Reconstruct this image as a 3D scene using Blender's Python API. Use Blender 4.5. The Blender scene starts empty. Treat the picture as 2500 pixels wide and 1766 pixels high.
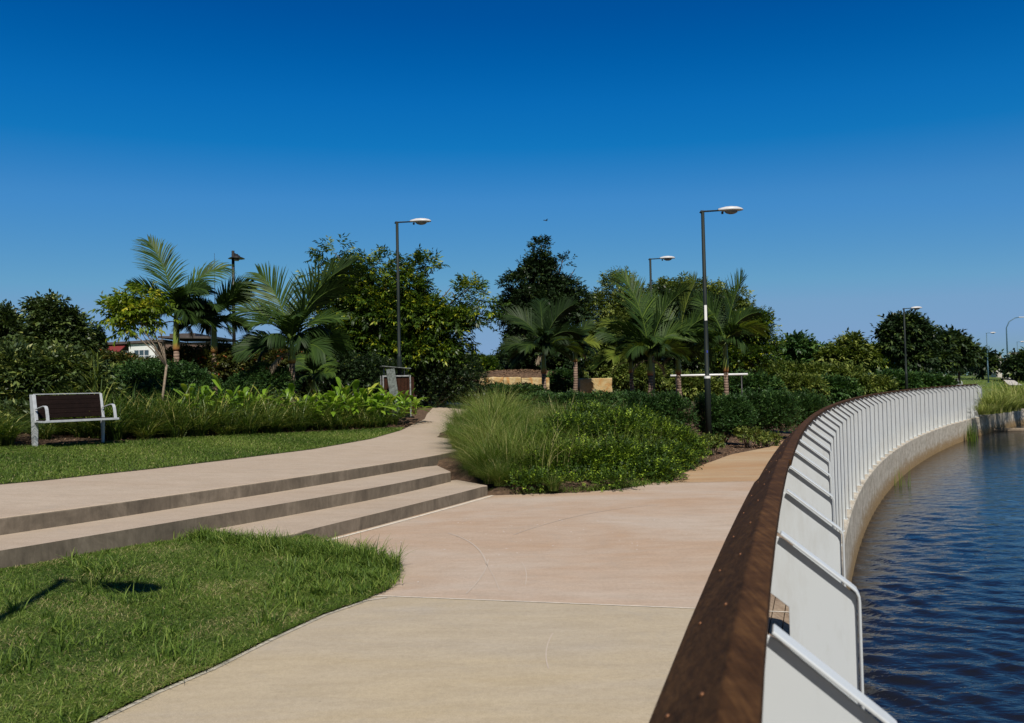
import bpy, bmesh, math, random
import numpy as np
from mathutils import Vector, Matrix
from mathutils.geometry import delaunay_2d_cdt

SC = bpy.context.scene
COL = SC.collection
rng = np.random.default_rng(7)
random.seed(7)

# ------------------------------------------------------------------ camera
FPX = 2000.0                       # focal length in pixels of the 2500 px wide photo
CAM_H = 1.70
PITCH = math.atan(57 / FPX)
ROLL = math.radians(1.2)
cF = np.array([0, math.cos(PITCH), math.sin(PITCH)])
_u0 = np.array([0, -math.sin(PITCH), math.cos(PITCH)])
_r0 = np.array([1.0, 0, 0])
cR = math.cos(ROLL) * _r0 - math.sin(ROLL) * _u0
cU = math.sin(ROLL) * _r0 + math.cos(ROLL) * _u0
cC = np.array([0, 0, CAM_H])
cam_d = bpy.data.cameras.new('camera')
cam = bpy.data.objects.new('camera', cam_d)
COL.objects.link(cam)
M = Matrix(((cR[0], cU[0], -cF[0], 0), (cR[1], cU[1], -cF[1], 0), (cR[2], cU[2], -cF[2], CAM_H), (0, 0, 0, 1)))
cam.matrix_world = M
cam_d.sensor_width = 36
cam_d.lens = 36 * FPX / 2500
cam_d.clip_end = 6000
cam_d.clip_start = 0.05
cam_d.dof.use_dof = True
cam_d.dof.focus_distance = 11.0
cam_d.dof.aperture_fstop = 5.6
SC.camera = cam

# ------------------------------------------------------------------ light
SUN_EL = 51.0
SUN_AZ = 7.5                      # degrees to the right of straight behind the camera
sdir = Vector((math.sin(math.radians(SUN_AZ)) * math.cos(math.radians(SUN_EL)),
               -math.cos(math.radians(SUN_AZ)) * math.cos(math.radians(SUN_EL)),
               math.sin(math.radians(SUN_EL))))
sun_d = bpy.data.lights.new('sun', 'SUN')
sun_d.energy = 5.0
sun_d.angle = math.radians(0.5)
sun_d.color = (1.0, 0.945, 0.85)
sun = bpy.data.objects.new('sun', sun_d)
sun.rotation_euler = sdir.to_track_quat('Z', 'Y').to_euler()
COL.objects.link(sun)
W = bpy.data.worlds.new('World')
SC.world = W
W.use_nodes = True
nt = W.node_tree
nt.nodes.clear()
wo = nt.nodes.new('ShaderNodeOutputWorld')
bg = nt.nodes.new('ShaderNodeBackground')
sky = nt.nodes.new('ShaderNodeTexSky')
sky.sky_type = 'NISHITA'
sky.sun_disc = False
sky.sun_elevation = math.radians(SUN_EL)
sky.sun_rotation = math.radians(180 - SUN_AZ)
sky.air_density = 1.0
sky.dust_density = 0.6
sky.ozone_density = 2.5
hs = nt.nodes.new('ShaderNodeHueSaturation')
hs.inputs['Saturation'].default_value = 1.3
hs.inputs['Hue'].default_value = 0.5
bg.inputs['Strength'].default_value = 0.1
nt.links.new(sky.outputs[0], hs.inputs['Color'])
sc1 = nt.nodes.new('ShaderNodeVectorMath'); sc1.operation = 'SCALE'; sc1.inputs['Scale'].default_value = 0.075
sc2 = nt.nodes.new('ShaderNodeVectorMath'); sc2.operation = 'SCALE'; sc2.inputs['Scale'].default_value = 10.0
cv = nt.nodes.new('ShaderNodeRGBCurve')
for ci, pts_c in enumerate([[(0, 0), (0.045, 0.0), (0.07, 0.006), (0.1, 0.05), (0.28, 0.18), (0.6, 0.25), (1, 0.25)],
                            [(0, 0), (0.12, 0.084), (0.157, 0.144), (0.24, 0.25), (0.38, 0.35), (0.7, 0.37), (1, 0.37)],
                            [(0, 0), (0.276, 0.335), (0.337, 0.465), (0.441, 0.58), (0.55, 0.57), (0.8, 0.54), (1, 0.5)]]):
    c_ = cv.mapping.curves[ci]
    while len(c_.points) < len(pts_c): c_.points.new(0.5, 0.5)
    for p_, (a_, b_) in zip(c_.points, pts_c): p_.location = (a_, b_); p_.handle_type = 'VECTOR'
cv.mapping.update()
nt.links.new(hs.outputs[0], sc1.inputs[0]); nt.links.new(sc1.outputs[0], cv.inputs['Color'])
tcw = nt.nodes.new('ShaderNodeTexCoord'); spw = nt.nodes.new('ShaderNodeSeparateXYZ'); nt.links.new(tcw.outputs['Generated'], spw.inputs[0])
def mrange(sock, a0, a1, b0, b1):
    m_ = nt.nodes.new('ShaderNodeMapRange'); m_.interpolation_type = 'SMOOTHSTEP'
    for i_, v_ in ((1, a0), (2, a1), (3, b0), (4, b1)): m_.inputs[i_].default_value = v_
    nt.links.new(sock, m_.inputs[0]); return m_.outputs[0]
f1 = mrange(spw.outputs[1], -0.6, 0.3, 0.45, 1.0)  # added falloff: sky behind the camera dimmed to deepen the shadows
f2 = mrange(spw.outputs[2], 0.42, 0.8, 1.0, 0.6)  # overhead sky dimmed as well, to weaken the shadow fill
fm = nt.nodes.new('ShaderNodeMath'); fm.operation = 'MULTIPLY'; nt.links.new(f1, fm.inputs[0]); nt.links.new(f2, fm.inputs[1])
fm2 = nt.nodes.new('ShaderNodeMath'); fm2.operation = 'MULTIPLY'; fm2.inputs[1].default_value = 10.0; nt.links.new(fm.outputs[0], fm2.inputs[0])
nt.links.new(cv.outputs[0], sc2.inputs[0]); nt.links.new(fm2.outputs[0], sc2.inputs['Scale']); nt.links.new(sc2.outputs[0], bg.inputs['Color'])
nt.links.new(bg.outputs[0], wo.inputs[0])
SC.view_settings.view_transform = 'Standard'
SC.view_settings.look = 'None'
SC.view_settings.exposure = 0.0
SC.view_settings.gamma = 1.0

# ------------------------------------------------------------------ photo geometry helpers
K = 1.0889                         # the enlarged view of the photo -> photo pixels

def ray(px, py):
    return cF + (px - 1250) / FPX * cR - (py - 883) / FPX * cU

def G(px, py, z=0.0):              # where the line of sight meets a level plane
    d = ray(px, py)
    return cC + (z - CAM_H) / d[2] * d

def GD(x, y, z=0.0):
    return G(x * K, y * K, z)

def AT(x, y, dist):                # a point at a given distance (view coordinates)
    return cC + dist * ray(x * K, y * K)

def horizon_z(x, y, dist):
    return AT(x, y, dist)[2]

# ------------------------------------------------------------------ terrain
_o = np.array([-5.0, 8.0]); _e = np.array([4, 7.9]) / np.hypot(4, 7.9); _n = np.array([-_e[1], _e[0]])

def qdist(x, y):
    return (x - _o[0]) * _n[0] + (y - _o[1]) * _n[1]

def upper(x, y):
    q = np.clip(qdist(x, y), 0, 12)
    return 0.48 + 0.04 * q + 0.004 * q * q

OUTER = [0.0, 0.00546, 0.306, 0.3255]   # outer line of the fence in plan, x as a polynomial of y

def outer_x(y):
    y = np.asarray(y, float)
    lo = 0.275 + 0.306 * y + 0.0055 * np.where(y > 0, y, 0) ** 2 - 0.045 * np.exp(-(y / 3.5) ** 2)
    return lo

# sampled curve with arclength
_ys = np.linspace(-14, 62, 1500)
_xs = outer_x(_ys)
_s = np.concatenate([[0], np.cumsum(np.hypot(np.diff(_xs), np.diff(_ys)))])
# shift so that s=0 at the nearest visible post (y = 2.83)
_s -= np.interp(2.83, _ys, _s)

def curve(s, w=0.0):
    """Plan position at arclength s, w metres outboard of the rail's outer edge."""
    y = np.interp(s, _s, _ys); x = outer_x(y)
    y2 = np.interp(s + 0.05, _s, _ys); x2 = outer_x(y2)
    t = np.array([x2 - x, y2 - y]); t = t / np.hypot(*t)
    nrm = np.array([t[1], -t[0]])
    return np.array([x, y]) + nrm * (w - 0.25), t, nrm

def curve_pts(s0, s1, w, step=0.6):
    n = max(2, int(abs(s1 - s0) / step) + 1)
    return [curve(s, w)[0] for s in np.linspace(s0, s1, n)]

def lerp_ctrl():
    C = []
    for s in range(-12, 56, 4):
        for w in (-0.3, -1.6, -3.4):
            p = curve(s, w)[0]; C.append((p[0], p[1], 0.0 if s < 34 else 0.1))
    for y in range(-12, 9, 4):
        for x in (-4, -9, -16):
            if qdist(x, y) < -0.5: C.append((x, y, 0.03))
    for a in range(-3, 9, 1):
        for q in (1.0, 4, 8, 11.5):
            p = _o + _e * a * 3.2 + _n * q
            if q == 1.0 and a > 2: continue
            C.append((p[0], p[1], float(upper(p[0], p[1]))))
    C += [(0.2, 13.5, 0.1), (1.6, 13.2, 0.06), (3.0, 14.8, 0.08), (1.0, 16, 0.35), (0.4, 19, 0.6), (4.8, 20, 0.07), (5.5, 24, 0.25)]
    C += [(-14, 30, 2.5), (-22, 26, 2.6), (-8, 32, 1.7), (-18, 40, 2.9), (-30, 40, 3.0), (-30, 90, 3.6), (-55, 60, 3.4), (-20, 60, 3.0), (-35, 130, 3.5)]
    C += [(-1.5, 36, 1.15), (3, 35, 1.25), (0, 48, 1.4), (2.4, 31, 1.2), (4.3, 29, 1.1), (6, 29, 0.95), (8, 31, 0.6), (12, 34, 0.2)]
    C += [(15, 60, 0.5), (33, 63, 0.6), (26, 50, 0.1), (40, 110, 2.0), (10, 100, 2.0), (-20, 120, 3.5), (90, 130, 1.2), (60, 90, 0.8), (50, 75, 0.4)]
    C += [(-60, 0, 1.5), (-40, -20, 0.5), (-80, 150, 4), (60, 200, 2), (0, 200, 2.5)]
    return np.array(C, float)

CT = lerp_ctrl()
def _phi(r2):
    return r2 * np.log(np.sqrt(r2) + 1e-6)
def _tps_fit(P, z, lam=0.6):
    n = len(P)
    d = ((P[:, None] - P[None]) ** 2).sum(-1)
    A = np.zeros((n + 3, n + 3)); A[:n, :n] = _phi(d) + lam * np.eye(n)
    A[:n, n] = 1; A[:n, n + 1:] = P; A[n:, :n] = A[:n, n:].T
    return np.linalg.solve(A, np.concatenate([z, [0, 0, 0]]))
_w = _tps_fit(CT[:, :2], CT[:, 2])

def terrain(x, y):
    x = np.asarray(x, float); y = np.asarray(y, float)
    sh = x.shape
    X = np.stack([x.ravel(), y.ravel()], 1)
    r = np.hypot(X[:, 0], X[:, 1]); k = np.where(r > 190, 190 / np.maximum(r, 1), 1)
    Xc = X * k[:, None]
    out = np.zeros(len(X)); n = len(CT)
    for i in range(0, len(X), 20000):
        b = Xc[i:i + 20000]
        d = ((b[:, None] - CT[None, :, :2]) ** 2).sum(-1)
        out[i:i + 20000] = _phi(d) @ _w[:n] + _w[n] + b @ _w[n + 1:]
    z = np.clip(out, -0.05, 6)
    # lower corner near the plaza stays flat
    return z.reshape(sh)

def tz(x, y):
    return float(terrain(np.array([x]), np.array([y]))[0])

def GS(x, y, fun, off=0.0):        # line of sight meets a surface
    t0, t1 = 2.0, 90.0
    d = ray(x * K, y * K)
    prev = None
    for t in np.arange(2, 90, 0.25):
        p = cC + t * d
        if p[2] < fun(p[0], p[1]) + off:
            a, b = t - 0.25, t
            for _ in range(12):
                m = (a + b) / 2; q = cC + m * d
                if q[2] < fun(q[0], q[1]) + off: b = m
                else: a = m
            return cC + b * d
    return cC + 90 * d

# ------------------------------------------------------------------ scene helpers
def link(o, parent=None):
    COL.objects.link(o)
    if parent is not None: o.parent = parent
    return o

def tag(o, label=None, cat=None, group=None, kind=None):
    if label: o['label'] = label
    if cat: o['category'] = cat
    if group: o['group'] = group
    if kind: o['kind'] = kind
    return o

def thing(name, loc, label, cat, group=None, rz=0.0):
    o = bpy.data.objects.new(name, None)
    o.empty_display_size = 0.2
    o.location = loc; o.rotation_euler = (0, 0, rz)
    link(o)
    return tag(o, label, cat, group)

def np_mesh(name, V, Fq=None, Ft=None, mat=None, parent=None, smooth=False, tint=None, mats=None, mi=None):
    me = bpy.data.meshes.new(name)
    V = np.asarray(V, np.float32)
    nq = 0 if Fq is None else len(Fq); ntr = 0 if Ft is None else len(Ft)
    me.vertices.add(len(V)); me.vertices.foreach_set('co', V.ravel())
    loops = []
    if nq: loops.append(np.asarray(Fq, np.int32).ravel())
    if ntr: loops.append(np.asarray(Ft, np.int32).ravel())
    L = np.concatenate(loops)
    me.loops.add(len(L)); me.loops.foreach_set('vertex_index', L)
    me.polygons.add(nq + ntr)
    st = np.concatenate([np.arange(nq) * 4, nq * 4 + np.arange(ntr) * 3]).astype(np.int32)
    me.polygons.foreach_set('loop_start', st)
    me.polygons.foreach_set('loop_total', np.concatenate([np.full(nq, 4), np.full(ntr, 3)]).astype(np.int32))
    if smooth: me.polygons.foreach_set('use_smooth', np.ones(nq + ntr, bool))
    if mats:
        for m in mats: me.materials.append(m)
        if mi is not None: me.polygons.foreach_set('material_index', np.asarray(mi, np.int32))
    elif mat: me.materials.append(mat)
    if tint is not None:
        a = me.attributes.new('tint', 'FLOAT', 'POINT')
        a.data.foreach_set('value', np.asarray(tint, np.float32))
    me.update(); me.validate()
    o = bpy.data.objects.new(name, me)
    return link(o, parent)

def bm_obj(name, bm, mat, parent=None, smooth=False, bevel=0.0, seg=2):
    me = bpy.data.meshes.new(name)
    bmesh.ops.recalc_face_normals(bm, faces=bm.faces)
    bm.to_mesh(me); bm.free()
    if isinstance(mat, (list, tuple)):
        for m in mat: me.materials.append(m)
    else: me.materials.append(mat)
    if smooth:
        for p in me.polygons: p.use_smooth = True
    o = bpy.data.objects.new(name, me)
    link(o, parent)
    if bevel:
        b = o.modifiers.new('bevel', 'BEVEL'); b.width = bevel; b.segments = seg; b.limit_method = 'ANGLE'; b.angle_limit = math.radians(40)
        if smooth is False:
            pass
    return o

def box(bm, c, s, rot=None, mi=0):
    r = bmesh.ops.create_cube(bm, size=1.0)
    vs = r['verts']
    Mx = Matrix.Translation(Vector(c)) @ (rot.to_4x4() if rot is not None else Matrix.Identity(4)) @ Matrix.Diagonal((s[0], s[1], s[2], 1))
    bmesh.ops.transform(bm, matrix=Mx, verts=vs)
    for f in {f for v in vs for f in v.link_faces}: f.material_index = mi
    return vs

def tube(bm, pts, radii, sides=8, cap=True, mi=0):
    pts = [Vector(p) for p in pts]
    if not hasattr(radii, '__len__'): radii = [radii] * len(pts)
    rings = []
    up = Vector((0, 0, 1))
    prevx = None
    for i, p in enumerate(pts):
        t = (pts[min(i + 1, len(pts) - 1)] - pts[max(i - 1, 0)]).normalized()
        if prevx is None:
            a = up if abs(t.z) < 0.9 else Vector((1, 0, 0))
            x = a.cross(t).normalized()
        else:
            x = (prevx - t * prevx.dot(t)).normalized()
        prevx = x; y = t.cross(x)
        rings.append([bm.verts.new(p + (x * math.cos(2 * math.pi * k / sides) + y * math.sin(2 * math.pi * k / sides)) * radii[i]) for k in range(sides)])
    for a, b in zip(rings, rings[1:]):
        for k in range(sides):
            f = bm.faces.new((a[k], a[(k + 1) % sides], b[(k + 1) % sides], b[k])); f.smooth = True; f.material_index = mi
    if cap:
        bm.faces.new(rings[0][::-1]).material_index = mi; bm.faces.new(rings[-1]).material_index = mi
    return rings

def prism(bm, poly2, z0, z1, mi=0):
    """Vertical prism from a plan polygon; z1 may be a function."""
    f1 = z1 if callable(z1) else (lambda x, y: z1)
    f0 = z0 if callable(z0) else (lambda x, y: z0)
    a = [bm.verts.new((p[0], p[1], f0(p[0], p[1]))) for p in poly2]
    b = [bm.verts.new((p[0], p[1], f1(p[0], p[1]))) for p in poly2]
    n = len(poly2)
    bm.faces.new(a[::-1]).material_index = mi; top = bm.faces.new(b); top.material_index = mi
    for i in range(n):
        bm.faces.new((a[i], a[(i + 1) % n], b[(i + 1) % n], b[i])).material_index = mi
    return top

def in_poly(P, poly):
    P = np.asarray(P); poly = np.asarray(poly)
    x, y = P[:, 0], P[:, 1]; ins = np.zeros(len(P), bool)
    j = len(poly) - 1
    for i in range(len(poly)):
        xi, yi = poly[i]; xj, yj = poly[j]
        c = ((yi > y) != (yj > y)) & (x < (xj - xi) * (y - yi) / (yj - yi + 1e-12) + xi)
        ins ^= c; j = i
    return ins

def resample(poly, step):
    out = []
    n = len(poly)
    for i in range(n):
        a = np.array(poly[i], float)[:2]; b = np.array(poly[(i + 1) % n], float)[:2]
        k = max(1, int(np.hypot(*(b - a)) / step))
        for j in range(k): out.append(tuple(a + (b - a) * j / k))
    return out

def patch(name, poly, zfun, mat, step=0.5, extra=None, thick=0.0, kind='structure', zoff=0.0, smooth=True, edge_step=None, tintfun=None):
    """A sheet over a plan polygon following a height function."""
    poly = resample(poly, edge_step or step)
    P = np.array(poly)
    mn = P.min(0); mx = P.max(0)
    if extra is None:
        gx, gy = np.meshgrid(np.arange(mn[0], mx[0], step), np.arange(mn[1], mx[1], step))
        I = np.stack([gx.ravel(), gy.ravel()], 1)
        I = I + rng.uniform(-0.1, 0.1, I.shape) * step
    else: I = extra
    I = I[in_poly(I, poly)]
    d = np.full(len(I), 9e9)
    for p in P: d = np.minimum(d, (I[:, 0] - p[0]) ** 2 + (I[:, 1] - p[1]) ** 2)
    if extra is None: I = I[d > (0.3 * step) ** 2]
    else: I = I[d > 0.01]
    vs = [Vector(p) for p in P] + [Vector(p) for p in I]
    n = len(P)
    res = delaunay_2d_cdt(vs, [], [list(range(n))], 1, 1e-5)
    V2 = np.array([tuple(v) for v in res[0]]); T = np.array([f for f in res[2] if len(f) == 3], np.int32)
    z = zfun(V2[:, 0], V2[:, 1]) + zoff
    V = np.column_stack([V2, z])
    # orientation upward
    a, b, c = V2[T[:, 0]], V2[T[:, 1]], V2[T[:, 2]]
    cr = (b[:, 0] - a[:, 0]) * (c[:, 1] - a[:, 1]) - (b[:, 1] - a[:, 1]) * (c[:, 0] - a[:, 0])
    T[cr < 0] = T[cr < 0][:, ::-1]
    tint = tintfun(V2[:, 0], V2[:, 1]) if tintfun else None
    o = np_mesh(name, V, None, T, mat, smooth=smooth, tint=tint)
    if kind: o['kind'] = kind
    return o

# ------------------------------------------------------------------ materials
MATS = {}
def new_mat(name):
    m = bpy.data.materials.new(name); m.use_nodes = True
    t = m.node_tree; b = t.nodes['Principled BSDF']
    MATS[name] = m
    return m, t, b

def ramp(t, fac, stops):
    r = t.nodes.new('ShaderNodeValToRGB')
    e = r.color_ramp.elements
    while len(e) < len(stops): e.new(0.5)
    for i, (p, c) in enumerate(stops):
        e[i].position = p; e[i].color = (*c, 1)
    t.links.new(fac, r.inputs[0])
    return r.outputs[0]

def noise(t, scale, detail=4, rough=0.6, vec=None, dist=0.0):
    n = t.nodes.new('ShaderNodeTexNoise'); n.inputs['Scale'].default_value = scale
    n.inputs['Detail'].default_value = detail; n.inputs['Roughness'].default_value = rough
    n.inputs['Distortion'].default_value = dist
    if vec is not None: t.links.new(vec, n.inputs['Vector'])
    return n.outputs[0]

def objco(t, scale=(1, 1, 1), rot=(0, 0, 0)):
    c = t.nodes.new('ShaderNodeTexCoord'); m = t.nodes.new('ShaderNodeMapping')
    m.inputs['Scale'].default_value = scale; m.inputs['Rotation'].default_value = rot
    t.links.new(c.outputs['Object'], m.inputs[0]); return m.outputs[0]

def mixc(t, fac, a, b, mode='MIX'):
    m = t.nodes.new('ShaderNodeMix'); m.data_type = 'RGBA'; m.blend_type = mode
    for s, v in ((0, fac), (6, a), (7, b)):
        if hasattr(v, 'is_linked') or isinstance(v, bpy.types.NodeSocket): t.links.new(v, m.inputs[s])
        elif isinstance(v, (tuple, list)): m.inputs[s].default_value = (*v, 1)
        else: m.inputs[s].default_value = v
    return m.outputs[2]

def bump(t, b, h, strength=0.3, dist=0.01):
    n = t.nodes.new('ShaderNodeBump'); n.inputs['Strength'].default_value = strength; n.inputs['Distance'].default_value = dist
    t.links.new(h, n.inputs['Height']); t.links.new(n.outputs[0], b.inputs['Normal']); return n

def mathn(t, op, a, b=None, clamp=False):
    m = t.nodes.new('ShaderNodeMath'); m.operation = op; m.use_clamp = clamp
    for i, v in enumerate((a, b)):
        if v is None: continue
        if isinstance(v, bpy.types.NodeSocket): t.links.new(v, m.inputs[i])
        else: m.inputs[i].default_value = v
    return m.outputs[0]

def simple(name, col, rough=0.5, metal=0.0, var=0.15, scale=6, bumps=0.0):
    m, t, b = new_mat(name)
    v = objco(t)
    n = noise(t, scale, 5, 0.6, v)
    lo = tuple(c * (1 - var) for c in col); hi = tuple(min(1, c * (1 + var)) for c in col)
    t.links.new(ramp(t, n, [(0.3, lo), (0.7, hi)]), b.inputs['Base Color'])
    b.inputs['Roughness'].default_value = rough; b.inputs['Metallic'].default_value = metal
    if bumps: bump(t, b, noise(t, scale * 12, 4, 0.7, v), bumps, 0.005)
    return m

def concrete(name, base, patchc, amount=0.5, riser=False, streak=(0.25, 1.3), seedrot=0.3):
    m, t, b = new_mat(name)
    v = objco(t)
    v2 = objco(t, (streak[0], streak[1], 1), (0, 0, seedrot))
    big = noise(t, 0.9, 5, 0.62, v2, 0.6)
    mid = noise(t, 3.5, 6, 0.7, objco(t, (0.7, 2.2, 1), (0, 0, 0.1)))
    fine = noise(t, 140, 3, 0.8, v)
    c = ramp(t, big, [(0.36, base), (0.66, patchc)])
    c = mixc(t, 0.5, c, ramp(t, mid, [(0.3, (0.42, 0.40, 0.37)), (0.62, (0.56, 0.55, 0.54))]), 'OVERLAY')
    c = mixc(t, 0.5, c, ramp(t, fine, [(0.3, (0.28, 0.28, 0.28)), (0.7, (0.7, 0.7, 0.7))]), 'OVERLAY')
    f3 = noise(t, 28, 6, 0.8, v)
    c = mixc(t, 0.4, c, ramp(t, f3, [(0.3, (0.34, 0.33, 0.31)), (0.5, (0.5, 0.5, 0.5)), (0.7, (0.62, 0.62, 0.63))]), 'OVERLAY')
    gr_ = noise(t, 1.7, 6, 0.72, objco(t, (1, 1, 1), (0, 0, 0.8)), 1.5)
    c = mixc(t, ramp(t, gr_, [(0.55, (0, 0, 0)), (0.75, (0.3, 0.3, 0.3))]), c, (0.30, 0.27, 0.235))
    # dark specks
    vo = t.nodes.new('ShaderNodeTexVoronoi'); vo.inputs['Scale'].default_value = 5.0; t.links.new(v, vo.inputs['Vector'])
    sp = mathn(t, 'LESS_THAN', vo.outputs['Distance'], 0.03)
    c = mixc(t, mathn(t, 'MULTIPLY', sp, 0.35), c, (0.08, 0.07, 0.06))
    # hairline scuffs
    wv = t.nodes.new('ShaderNodeTexWave'); wv.inputs['Scale'].default_value = 0.35; wv.inputs['Distortion'].default_value = 14; wv.inputs['Detail'].default_value = 3
    t.links.new(v, wv.inputs['Vector'])
    sc_ = mathn(t, 'GREATER_THAN', wv.outputs[1], 0.9985)
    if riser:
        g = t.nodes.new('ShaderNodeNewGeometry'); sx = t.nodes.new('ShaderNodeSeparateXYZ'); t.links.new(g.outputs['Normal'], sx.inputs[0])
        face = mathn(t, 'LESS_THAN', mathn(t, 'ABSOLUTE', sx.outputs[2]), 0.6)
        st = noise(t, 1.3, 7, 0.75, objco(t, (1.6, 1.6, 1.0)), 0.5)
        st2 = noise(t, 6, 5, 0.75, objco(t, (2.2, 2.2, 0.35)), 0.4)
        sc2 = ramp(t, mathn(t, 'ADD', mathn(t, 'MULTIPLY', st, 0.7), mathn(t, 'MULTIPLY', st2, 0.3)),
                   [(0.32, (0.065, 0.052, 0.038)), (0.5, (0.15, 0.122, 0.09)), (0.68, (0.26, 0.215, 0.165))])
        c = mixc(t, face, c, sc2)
    t.links.new(c, b.inputs['Base Color'])
    b.inputs['Roughness'].default_value = 0.85
    bump(t, b, mathn(t, 'ADD', fine, mid), 0.25, 0.004)
    return m

def leafmat(name, stops, rough=0.45, trans=0.25, spec=0.5, gain=1.0):
    stops = [(p, tuple(min(0.9, c * gain) for c in cc)) for p, cc in stops]; spec *= 0.55
    m, t, b = new_mat(name)
    a = t.nodes.new('ShaderNodeAttribute'); a.attribute_name = 'tint'
    c = ramp(t, a.outputs['Fac'], stops)
    t.links.new(c, b.inputs['Base Color'])
    b.inputs['Roughness'].default_value = rough
    b.inputs['Specular IOR Level'].default_value = spec
    tr = t.nodes.new('ShaderNodeBsdfTranslucent')
    mx = t.nodes.new('ShaderNodeMixShader'); mx.inputs[0].default_value = trans
    gm = mixc(t, 1.0, c, (1.15, 1.25, 0.55), 'MULTIPLY')
    t.links.new(gm, tr.inputs['Color'])
    t.links.new(b.outputs[0], mx.inputs[1]); t.links.new(tr.outputs[0], mx.inputs[2])
    t.links.new(mx.outputs[0], t.nodes['Material Output'].inputs['Surface'])
    return m

m_slab = concrete('slab_beige', (0.42, 0.345, 0.23), (0.39, 0.335, 0.26))
m_pink = concrete('slab_pink', (0.44, 0.36, 0.29), (0.40, 0.28, 0.19), streak=(0.35, 0.8))
m_path = concrete('path_beige', (0.42, 0.31, 0.19), (0.36, 0.21, 0.10), seedrot=1.2)
m_step = concrete('steps_concrete', (0.41, 0.335, 0.26), (0.385, 0.305, 0.23), riser=True)
m_joint = simple('joint_filler', (0.62, 0.56, 0.47), 0.8, var=0.2, scale=20)
m_kerb = simple('pale_edge', (0.45, 0.41, 0.34), 0.85, var=0.25, scale=9, bumps=0.3)

# mulch and turf ground
m_ground, t, b = new_mat('ground')
a = t.nodes.new('ShaderNodeAttribute'); a.attribute_name = 'tint'
v = objco(t)
n1 = noise(t, 9, 8, 0.75, v); n2 = noise(t, 60, 5, 0.8, v)
mul = mixc(t, 0.6, ramp(t, n1, [(0.3, (0.035, 0.02, 0.011)), (0.55, (0.11, 0.064, 0.036)), (0.75, (0.24, 0.155, 0.095))]),
           ramp(t, n2, [(0.3, (0.2, 0.2, 0.2)), (0.7, (0.8, 0.8, 0.8))]), 'OVERLAY')
n3 = noise(t, 0.35, 8, 0.7, v)
gr = mixc(t, 0.5, ramp(t, n3, [(0.3, (0.045, 0.085, 0.014)), (0.7, (0.115, 0.15, 0.028))]), ramp(t, n1, [(0.3, (0.35, 0.35, 0.35)), (0.7, (0.7, 0.7, 0.7))]), 'OVERLAY')
t.links.new(mixc(t, a.outputs['Fac'], mul, gr), b.inputs['Base Color'])
b.inputs['Roughness'].default_value = 0.95
bump(t, b, n1, 0.8, 0.05)

m_soil = simple('turf_soil', (0.045, 0.055, 0.016), 0.95, var=0.5, scale=7, bumps=0.5)
m_chip = leafmat('mulch_chip', [(0.0, (0.055, 0.03, 0.017)), (0.5, (0.18, 0.105, 0.062)), (1.0, (0.42, 0.29, 0.19))], 0.9, 0.0, 0.2)
m_turf = leafmat('turf', [(0.0, (0.020, 0.045, 0.008)), (0.3, (0.055, 0.098, 0.014)), (0.6, (0.11, 0.16, 0.028)), (0.8, (0.17, 0.21, 0.045)), (0.93, (0.28, 0.26, 0.11)), (1.0, (0.36, 0.29, 0.16))], 0.5, 0.3, 0.35, gain=1.5)
m_lom = leafmat('strap_leaf', [(0.0, (0.014, 0.034, 0.007)), (0.5, (0.050, 0.088, 0.013)), (0.85, (0.13, 0.165, 0.028)), (1.0, (0.27, 0.25, 0.08))], 0.42, 0.25, 0.5, gain=1.5)
m_penn = leafmat('fine_grass', [(0.0, (0.035, 0.070, 0.010)), (0.5, (0.105, 0.160, 0.026)), (0.85, (0.22, 0.25, 0.06)), (1.0, (0.42, 0.35, 0.18))], 0.5, 0.3, 0.4, gain=1.25)
m_bright = leafmat('bright_small_leaf', [(0.0, (0.014, 0.035, 0.006)), (0.45, (0.045, 0.09, 0.009)), (0.75, (0.12, 0.20, 0.016)), (1.0, (0.32, 0.44, 0.04))], 0.55, 0.25, 0.5, gain=1.0)
m_ginger = leafmat('broad_leaf', [(0.0, (0.07, 0.14, 0.012)), (0.6, (0.16, 0.27, 0.022)), (1.0, (0.32, 0.36, 0.05))], 0.35, 0.3, 0.5, gain=1.2)
m_hedge = leafmat('hedge_leaf', [(0.0, (0.012, 0.03, 0.009)), (0.6, (0.03, 0.068, 0.016)), (1.0, (0.075, 0.13, 0.03))], 0.45, 0.15, 0.4, gain=1.5)
m_redhedge = leafmat('red_tipped_leaf', [(0.0, (0.02, 0.028, 0.008)), (0.7, (0.065, 0.075, 0.014)), (0.93, (0.13, 0.12, 0.03)), (1.0, (0.32, 0.07, 0.03))], 0.45, 0.2, 0.4, gain=1.3)
m_dark = leafmat('dark_leaf', [(0.0, (0.010, 0.020, 0.008)), (0.6, (0.022, 0.042, 0.014)), (1.0, (0.07, 0.10, 0.022))], 0.4, 0.15, 0.45, gain=1.25)
m_mag = leafmat('glossy_leaf', [(0.0, (0.016, 0.026, 0.009)), (0.6, (0.035, 0.055, 0.016)), (0.9, (0.08, 0.105, 0.026)), (1.0, (0.15, 0.16, 0.045))], 0.42, 0.15, 0.55, gain=1.9)
m_tree = leafmat('tree_leaf', [(0.0, (0.012, 0.028, 0.005)), (0.5, (0.034, 0.064, 0.008)), (0.85, (0.085, 0.135, 0.012)), (1.0, (0.27, 0.28, 0.02))], 0.4, 0.28, 0.5, gain=1.45)
m_young = leafmat('young_leaf', [(0.0, (0.055, 0.10, 0.008)), (0.6, (0.15, 0.21, 0.015)), (1.0, (0.42, 0.38, 0.03))], 0.4, 0.35, 0.45, gain=1.15)
m_olive = leafmat('olive_leaf', [(0.0, (0.03, 0.05, 0.01)), (0.6, (0.075, 0.10, 0.018)), (1.0, (0.17, 0.19, 0.045))], 0.5, 0.2, 0.35, gain=1.5)
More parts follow.
